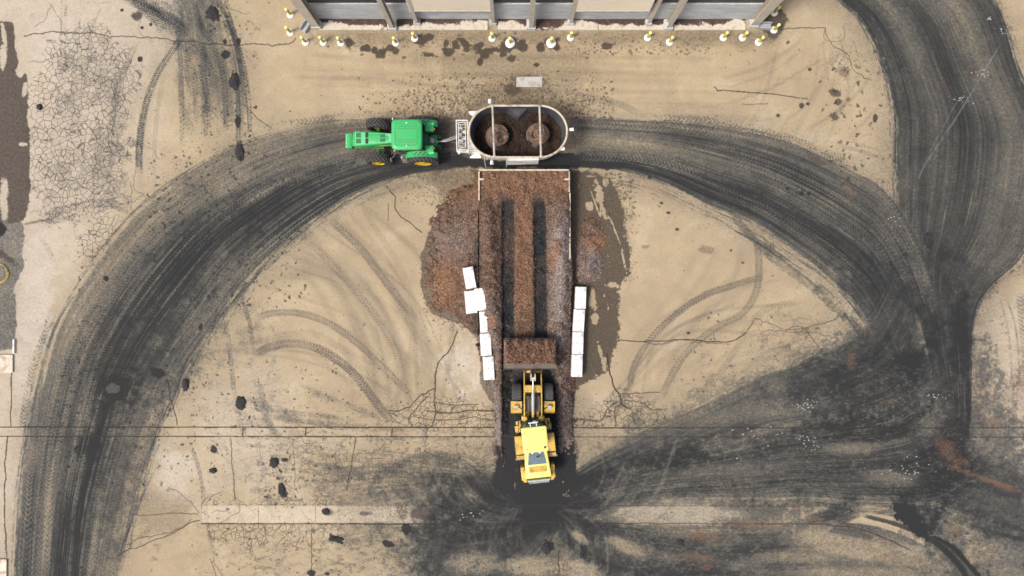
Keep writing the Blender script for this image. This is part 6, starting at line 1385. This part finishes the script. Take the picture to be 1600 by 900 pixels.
def lamp(px0, py0, px1, py1, z=3.0):
    lp = bpy.data.objects.new('work_lamp', None); C.objects.link(lp); lp.parent = wg
    a, b = Vector(rel(px0, py0, z)), Vector(rel(px1, py1, z)); bm = B(); cyl(bm, a, a + (b - a) * .45, .03, seg=8); obj('lamp_arm', bm, M['galv'], lp)
    bm = B(); cyl(bm, a + (b - a) * .40, b, .10, .12, 14); obj('lamp_housing', bm, M['lamp'], lp, True)
lamp(766.5, 166, 765, 155.5); lamp(885.5, 203, 896, 202); lamp(871, 234, 882, 232); lamp(768.5, 247, 768.5, 257, 2.7)
# chassis, wheels, drawbar
bm = B(); box(bm, -2.3, -.55, .75, 2.5, -.4, .95, .02); box(bm, -2.3, .4, .75, 2.5, .55, .95, .02); 
for x in (-1.5, 0, 1.5): box(bm, x - .08, -1.3, .70, x + .08, 1.3, .86, .02)
obj('chassis', bm, W_, wg)
for x in (-.75, .75):
    for s in (-1, 1): wheel(wg, x + .4, s * 1.12, .48, .36, W_, M['rubber'], s, 24, 'truck', 'wheel', 0)
bm = B(); tip = P(693, 219, .75); tx, ty = tip.x - WX, tip.y - WY; tube(bm, [(-2.3, .45, .8), (tx, ty, .72)], .09); tube(bm, [(-2.3, -.45, .8), (tx, ty, .72)], .09); lathe(bm, [(.12, .66), (.12, .8), (0, .8)], 12, c=(tx, ty, 0)); obj('drawbar', bm, M['bucket'], wg)
bm = B(); q = rel(713, 214, 1.7); e0 = rel(688, 221, 1.3)
for d in (0, .1, -.08): tube(bm, [e0, (e0[0] + .35, e0[1] + d * .6, 1.45), (e0[0] + .75, e0[1] + .12 + d, 1.5), (q[0], q[1] + d, 1.6)], .022, 6)
obj('hydraulic_hose', bm, M['galv'], wg, True)
bm = B(); cyl(bm, (e0[0] - .1, e0[1] + .05, .8), (-2.6, 0, 1.0), .06, seg=10); obj('drive_shaft', bm, M['black'], wg)

# ------------------------------------------------------------------ wheel loader
ld = thing('wheel_loader', 'yellow articulated wheel loader driving up the mulch ramp with a full bucket', 'wheel loader', (1.36, -8.75, .08))
Y_, YP, ST = M['yellow'], M['yellow_pale'], M['bucket']
ox, oy = 1.36, -8.75
def L2(px, py, z): p = P(px, py, z + .08); return (p.x - ox, p.y - oy, z)
for s in (-1, 1):
    e = wheel(ld, s * 1.07, 1.62, .79, .62, Y_, M['rubber_dusty'], s, 26, 'truck', 'front_wheel', 0); e.rotation_euler = (0, 0, R(-90) ); e.location = (s * 1.05, 1.62, .79)
for e in [o for o in ld.children if o.name.startswith('front_wheel')]: pass
# front frame, fenders and arms
bm = B(); box(bm, -.45, .1, .6, .45, 2.1, 1.35, .05); box(bm, -.62, .9, .55, .62, 2.3, .95, .05); prism(bm, [(-.5, .7), (.5, .7), (.42, 1.7), (-.42, 1.7)], 1.35, 1.75); obj('front_frame', bm, M['bucket'], ld, True)
for s in (-1, 1):
    bm = B(); x0, x1 = sorted((s * .72, s * 1.44)); prof = [(1.35, 1.72), (1.05, 1.76), (.62, 1.62), (.50, 1.35)]
    A = [bm.verts.new((x0, y, z)) for y, z in prof]; Bb = [bm.verts.new((x1, y, z)) for y, z in prof]; A2 = [bm.verts.new((x0, y, z - .05)) for y, z in prof]; B2 = [bm.verts.new((x1, y, z - .05)) for y, z in prof]
    for i in range(3):
        bm.faces.new((A[i], A[i + 1], Bb[i + 1], Bb[i])); bm.faces.new((A2[i], B2[i], B2[i + 1], A2[i + 1])); bm.faces.new((A[i], A2[i], A2[i + 1], A[i + 1])); bm.faces.new((Bb[i], Bb[i + 1], B2[i + 1], B2[i]))
    bm.faces.new((A[0], Bb[0], B2[0], A2[0])); bm.faces.new((A[-1], A2[-1], B2[-1], Bb[-1])); bmesh.ops.recalc_face_normals(bm, faces=bm.faces[:]); fd = obj('front_fender', bm, Y_, ld)
    bm = B(); box(bm, s * 1.08 - .13, .92, 1.80, s * 1.08 + .13, 1.12, 2.0, .02); obj('headlight', bm, M['galv'], ld)
    bm = B(); tube(bm, [(s * .95, 1.0, 1.88), (s * .62, .80, 1.8)], .028); obj('headlight_bracket', bm, M['black'], ld)
    # lift arm: plate that drops from the tower to the bucket
    bm = B(); xa, xb = s * .585, s * .50; p0 = (.35, 1.95); p1 = (2.1, 1.75); p2 = (3.4, 1.02); w = .04
    pts = [(.25, 2.02), (1.2, 2.08), (2.3, 1.82), (3.45, 1.15), (3.5, .90), (3.2, .92), (2.2, 1.45), (1.2, 1.75), (.25, 1.80)]
    A = [bm.verts.new((s * .56 - w, y, z)) for y, z in pts]; Bb = [bm.verts.new((s * .56 + w, y, z)) for y, z in pts]; n = len(pts)
    bm.faces.new(A); bm.faces.new(Bb[::-1])
    for i in range(n): bm.faces.new((A[i], Bb[i], Bb[(i + 1) % n], A[(i + 1) % n]))
    bmesh.ops.recalc_face_normals(bm, faces=bm.faces[:]); obj('lift_arm', bm, Y_, ld)
    bm = B(); cyl(bm, (s * .33, .45, 1.25), (s * .33, 1.5, 1.45), .075, seg=12); cyl(bm, (s * .33, 1.5, 1.45), (s * .40, 2.2, 1.5), .04, seg=10); obj('lift_cylinder', bm, M['steel'], ld, True)
    bm = B(); tube(bm, [(s * .2, .5, 1.9), (s * .22, 1.2, 1.98), (s * .3, 2.2, 1.75)], .022, 6); tube(bm, [(s * .14, .5, 1.92), (s * .12, 1.3, 1.9)], .018, 6); obj('hydraulic_pipe', bm, M['black'], ld)
    bm = B(); lathe(bm, [(.16, 1.55), (.16, 2.12), (.1, 2.15), (0, 2.15)], 14, c=(s * .53, .28, 0)); box(bm, s * .62 - .12, .12, 1.5, s * .62 + .12, .42, 2.02, .03); obj('arm_pivot', bm, Y_, ld, True)
bm = B(); box(bm, -.515, 1.95, 1.55, .515, 2.42, 1.86, .04); box(bm, -.515, 3.15, 1.0, .515, 3.3, 1.15, .02); obj('cross_tube', bm, Y_, ld, True)
bm = B(); box(bm, -.08, .3, 1.75, .08, 1.35, 1.9, .02); box(bm, -.3, 1.0, 1.6, .3, 1.5, 1.72, .03); box(bm, -.42, .2, 1.35, -.25, 1.5, 1.62, .03); box(bm, .25, .2, 1.35, .42, 1.5, 1.62, .03); obj('boom_tower', bm, Y_, ld, True)
bm = B(); cyl(bm, (0, .75, 2.05), (0, 1.95, 2.12), .10, seg=16); obj('tilt_cylinder', bm, M['galv'], ld, True)
bm = B(); cyl(bm, (0, 1.95, 2.12), (0, 2.95, 2.15), .055, seg=12); obj('piston_rod', bm, M['chrome'], ld, True)
bm = B()
for s in (-1, 1): prism(bm, [(s * .13 - .035, 2.75), (s * .13 + .035, 2.75), (s * .13 + .035, 3.2), (s * .13 - .035, 3.2)], 1.1, 2.25)
cyl(bm, (-.18, 2.93, 2.15), (.18, 2.93, 2.15), .08, seg=12); obj('bell_crank', bm, M['cream'], ld, True)
# bucket
bw0, bw1 = L2(788, 570, 1.55)[0], L2(868.5, 570, 1.55)[0]; yb = L2(800, 577.5, 1.5)[1]; yt = L2(800, 571, 1.7)[1]; yl = L2(800, 530, 1.25)[1]
prof = [(yl, 1.12), (yl - .35, .98), (yb + .55, .75), (yb + .18, .80), (yb, 1.05), (yb, 1.4), (yb + .12, 1.75), (yt + .1, 1.82)]
def extr(prof_, x0, x1, th):
    bm = B(); A = [bm.verts.new((x0, y, z)) for y, z in prof_]; Bb = [bm.verts.new((x1, y, z)) for y, z in prof_]; ce = (sum(p[0] for p in prof_) / len(prof_), sum(p[1] for p in prof_) / len(prof_) + .3)
    inn = [(y + (ce[0] - y) / math.hypot(ce[0] - y, ce[1] - z) * th, z + (ce[1] - z) / math.hypot(ce[0] - y, ce[1] - z) * th) for y, z in prof_]
    A2 = [bm.verts.new((x0, y, z)) for y, z in inn]; B2 = [bm.verts.new((x1, y, z)) for y, z in inn]
    for i in range(len(prof_) - 1):
        bm.faces.new((A[i], A[i + 1], Bb[i + 1], Bb[i])); bm.faces.new((A2[i], B2[i], B2[i + 1], A2[i + 1])); bm.faces.new((A[i], A2[i], A2[i + 1], A[i + 1])); bm.faces.new((Bb[i], Bb[i + 1], B2[i + 1], B2[i]))
    bm.faces.new((A[0], Bb[0], B2[0], A2[0])); bm.faces.new((A[-1], A2[-1], B2[-1], Bb[-1])); bmesh.ops.recalc_face_normals(bm, faces=bm.faces[:]); return bm
bk = obj('bucket', extr(prof, bw0, bw1, .05), ST, ld)
for x, s in ((bw0, -1), (bw1, 1)):
    bm = B(); pts = prof + [(yl + .0, 1.18)]; xa, xb = (x - .045, x - .003) if s < 0 else (x + .003, x + .045)
    A = [bm.verts.new((xa, y, z)) for y, z in pts]; Bb = [bm.verts.new((xb, y, z)) for y, z in pts]; bm.faces.new(A); bm.faces.new(Bb[::-1])
    for i in range(len(pts)): bm.faces.new((A[i], Bb[i], Bb[(i + 1) % len(pts)], A[(i + 1) % len(pts)]))
    bmesh.ops.recalc_face_normals(bm, faces=bm.faces[:]); obj('side_plate', bm, ST, bk)
bm = B(); box(bm, bw0 - .02, yt - .02, 1.825, bw1 + .02, yt + .12, 1.87, .01); obj('spill_guard', bm, ST, bk)
bm = B(); box(bm, bw0, yl - .12, 1.02, bw1, yl + .06, 1.06, .01); obj('cutting_edge', bm, M['steel'], bk)
bm = B()
for x in (-.56, -.13, .13, .56): box(bm, x - .05, yb - .25, .85, x + .05, yb - .003, 1.5, .02)
obj('bucket_lug', bm, ST, bk)
# heap in the bucket
bm = B(); nx, ny = 110, 60; nz = fbm((ny, nx), 9, 81, 4); nz2 = fbm((ny, nx), 2.5, 82, 2); rows = []
x0_, x1_ = bw0 - .02, bw1 + .02
for j in range(ny):
    row = []
    for i in range(nx):
        fx, fy = i / (nx - 1), j / (ny - 1); ya_ = yt + .05 + (nz[0, i] - .5) * .16; yz_ = yl + .03 + (nz[5, i] - .5) * .45; y = ya_ * (1 - fy) + yz_ * fy
        rim_ = min(fx, 1 - fx) / .06; rimy = min(fy / .10, (1 - fy) / .14); e_ = max(min(rim_, rimy, 1), 0) ** .5
        z = 1.36 + (.25 + .70 * e_ * (.9 - .35 * fy)) * min(1, e_ * 3 + .0) + .50 * (nz[j, i] - .5) * e_ + .14 * (nz2[j, i] - .5) * e_
        row.append(bm.verts.new((x0_ + (x1_ - x0_) * fx + (nz2[j, 3] - .5) * .06, y, z if 0 < j < ny - 1 and 0 < i < nx - 1 else 1.1)))
    rows.append(row)
for A, Bb in zip(rows[:-1], rows[1:]):
    for i in range(nx - 1): bm.faces.new((A[i], A[i + 1], Bb[i + 1], Bb[i]))
bmesh.ops.recalc_face_normals(bm, faces=bm.faces[:]); hz = [[v.co.copy() for v in r_] for r_ in rows]
bh = obj('bucket_heap', bm, M['mulch_fresh']); bh.location = (ox, oy, .08); tag(bh, 'reddish brown mulch heaped in the raised bucket of the yellow loader', 'mulch heap', kind='thing')
def bucket_sampler(r, n):
    i = r.integers(3, nx - 3, n); j = r.integers(3, ny - 3, n); p = np.array([[tuple(c) for c in r_] for r_ in hz])[j, i]; q = r.random(n)
    return p[:, 0] + ox, p[:, 1] + oy, p[:, 2] + .09, np.where(q < .08, 0, np.where(q < .55, 1, np.where(q < .85, 4, 2)))
chips('mulch_chips', 6000, bucket_sampler, chipm, 'loose bark chips on the mulch heaped in the loader bucket', 'bark chips', .04, .13, 13)
# rear half, swung a few degrees
RT = R(6.0)
re = bpy.data.objects.new('rear_section', None); C.objects.link(re)
rl = thing('rear_pivot', None, None); bpy.data.objects.remove(rl); bpy.data.objects.remove(re)
def RM(bm): bmesh.ops.transform(bm, matrix=Matrix.Rotation(RT, 4, 'Z'), verts=bm.verts); return bm
def rob(name, bm, mat, smooth=False, parent=None): return obj(name, RM(bm), mat, parent or ld, smooth)
for s in (-1, 1):
    e = wheel(ld, 0, 0, .79, .62, Y_, M['rubber_dusty'], 1, 26, 'truck', 'rear_wheel', 0); v = Matrix.Rotation(RT, 3, 'Z') @ Vector((s * 1.04, -1.72, .79)); e.location = v; e.rotation_euler = (0, 0, R(-90 if s > 0 else 90) + RT)
for e, s in zip([o for o in ld.children if o.name.startswith('front_wheel')], (-1, 1)): e.rotation_euler = (0, 0, R(-90 if s > 0 else 90))
bm = B(); box(bm, -.5, -3.7, .55, .5, -.2, 1.3, .05); box(bm, -.8, -3.9, .5, .8, -3.3, 1.35, .06); box(bm, -.2, -.35, .6, .2, .35, 1.2, .03); rob('rear_frame', bm, Y_, True)
# side tanks / platforms, ladders, rear fenders
for s in (-1, 1):
    bm = B(); x0, x1 = sorted((s * .72, s * 1.30)); box(bm, x0, -2.05, 1.52, x1, -.85, 1.62, .03); prism(bm, [(x0, -2.45), (x1, -2.45), (x1, -2.053), (x0, -2.053)], 1.30, 1.40, [(x0, -2.35), (x1, -2.35), (x1, -2.053), (x0, -2.053)]); rob('rear_fender', bm, Y_)
    bm = B(); box(bm, min(s * .74, s * 1.40), -2.5, 1.0, max(s * .74, s * 1.40), -2.36, 1.28, .03); rob('mud_flap', bm, M['steel'])
    bm = B(); box(bm, min(s * .80, s * 1.12), -.62, 1.4, max(s * .80, s * 1.12), .1, 1.5, .02); box(bm, min(s * .95, s * 1.18), -.78, .95, max(s * .95, s * 1.18), -.35, 1.0, .02); box(bm, min(s * .98, s * 1.22), -.78, .55, max(s * .98, s * 1.22), -.38, .6, .02); rob('access_step', bm, Y_)
    bm = B(); tube(bm, [(s * 1.12, -.75, .9), (s * 1.15, -.70, 2.2), (s * .95, -.3, 2.3), (s * .95, .05, 1.5)], .025); rob('handrail', bm, M['black'], True)
    bm = B(); tube(bm, [(s * .8, -.2, 2.7), (s * 1.02, .02, 2.6)], .022); box(bm, s * 1.02 - .09, -.02, 2.35, s * 1.02 + .09, .05, 2.75, .02); rob('mirror', bm, Y_ if s < 0 else M['black'])
    bm = B(); box(bm, min(s * .86, s * 1.12), -3.75, .75, max(s * .86, s * 1.12), -2.95, 1.5, .06); prism(bm, [(x, y) for x, y in ([(s * .8, -3.95), (s * 1.12, -3.75), (s * 1.02, -3.1), (s * .75, -3.1)] if s > 0 else [(s * .75, -3.1), (s * 1.02, -3.1), (s * 1.12, -3.75), (s * .8, -3.95)][::1])][::1], .9, 1.6, None, .03); rob('corner_guard', bm, Y_, True)
    bm = B(); box(bm, min(s * .84, s * 1.0), -4.0, 1.1, max(s * .84, s * 1.0), -3.9, 1.3, .02); rob('tail_light', bm, M['orange'])
# engine hood with tapered plan, sloping window panel, grille, radiator guard
bm = B(); prism(bm, [(-.88, -3.75), (.88, -3.75), (.74, -1.35), (-.74, -1.35)], 1.2, 1.95, [(-.84, -3.6), (.84, -3.6), (.66, -1.38), (-.66, -1.38)], .05); eh = rob('engine_hood', bm, YP, True)
bm = B(); prism(bm, [(-.62, -2.72), (.62, -2.72), (.43, -1.5), (-.43, -1.5)], 1.93, 1.975, [(-.60, -2.70), (.60, -2.70), (.42, -1.52), (-.42, -1.52)], .01); rob('hood_screen', bm, M['screen'])
bm = B(); 
for s in (-1, 1): box(bm, s * .24 - .07, -2.0, 1.976, s * .24 + .07, -1.84, 2.03, .02)
rob('reflector', bm, M['lamp'])
bm = B(); lathe(bm, [(.08, 1.97), (.08, 2.12), (.05, 2.16), (0, 2.16)], 14, c=(0, -1.72, 0)); rob('beacon', bm, M['orange'], True)
bm = B(); lathe(bm, [(.06, 1.97), (.06, 2.4), (.045, 2.4), (.045, 2.3), (0, 2.3)], 14, c=(.02, -2.25, 0)); rob('exhaust', bm, M['galv'], True)
bm = B(); box(bm, -.56, -3.22, 1.955, .56, -2.86, 1.985, .02); 
for k in range(22):
    for j in range(6): box(bm, -.53 + k * .05, -3.19 + j * .055, 1.986, -.50 + k * .05, -3.16 + j * .055, 1.995)
rob('hood_grille', bm, M['yellow'])
bm = B(); prism(bm, [(-.74, -3.98), (.74, -3.98), (.80, -3.77), (-.80, -3.77)], 1.0, 1.80, [(-.70, -3.88), (.70, -3.88), (.78, -3.765), (-.78, -3.765)], .02)
for k in range(9): box(bm, -.66, -4.0, 1.06 + k * .08, .66, -3.985, 1.09 + k * .08)
rob('radiator_guard', bm, M['galv'])
# cab
bm = B(); prism(bm, [(-.78, -1.32), (.78, -1.32), (.80, -.35), (.45, .28), (-.45, .28), (-.80, -.35)], 1.5, 3.05, [(-.72, -1.3), (.72, -1.3), (.74, -.38), (.40, .08), (-.40, .08), (-.74, -.38)], .02); rob('cab_glass', bm, M['glass_green'])
bm = B()
for x, y in ((-.78, -1.3), (.78, -1.3), (.80, -.36), (-.80, -.36)): tube(bm, [(x, y, 1.4), (x * .93, y, 3.08)], .05, 6)
for x in (-.46, .46): tube(bm, [(x, .29, 1.4), (x * .9, .1, 3.05)], .035, 6)
prism(bm, [(-.86, -1.4), (.86, -1.4), (.86, -.3), (.5, .4), (-.5, .4), (-.86, -.3)], 1.30, 1.5); rob('cab_frame', bm, M['black'])
bm = B(); box(bm, -.30, .18, 3.02, .30, .26, 3.08, .01); box(bm, -.02, .24, 2.9, .22, .3, 2.94); box(bm, -.22, -.02, 3.08, -.17, .2, 3.14); box(bm, .17, -.02, 3.08, .22, .2, 3.14); rob('wiper_rail', bm, M['lamp'])
bm = B(); loft(bm, [[(x, y, z) for x, y in rrect(-.80 + i, -1.62 + i, .80 - i, -.02 - i, .10)] for z, i in ((3.09, .03), (3.12, 0), (3.20, 0), (3.235, .04), (3.24, .12))]); rf = rob('cab_roof', bm, YP, True)
for x, y in ((-.60, -.35), (.62, -.22), (-.55, -1.40), (.56, -1.32), (.66, -1.3)): bm = B(); lathe(bm, [(.035, 3.235), (.035, 3.262), (0, 3.262)], 8, c=(x, y, 0)); rob('roof_bolt', bm, M['steel'], parent=rf)
bm = B(); box(bm, .52, -1.42, 3.236, .62, -1.30, 3.30, .02); rob('roof_antenna', bm, M['black'], parent=rf)
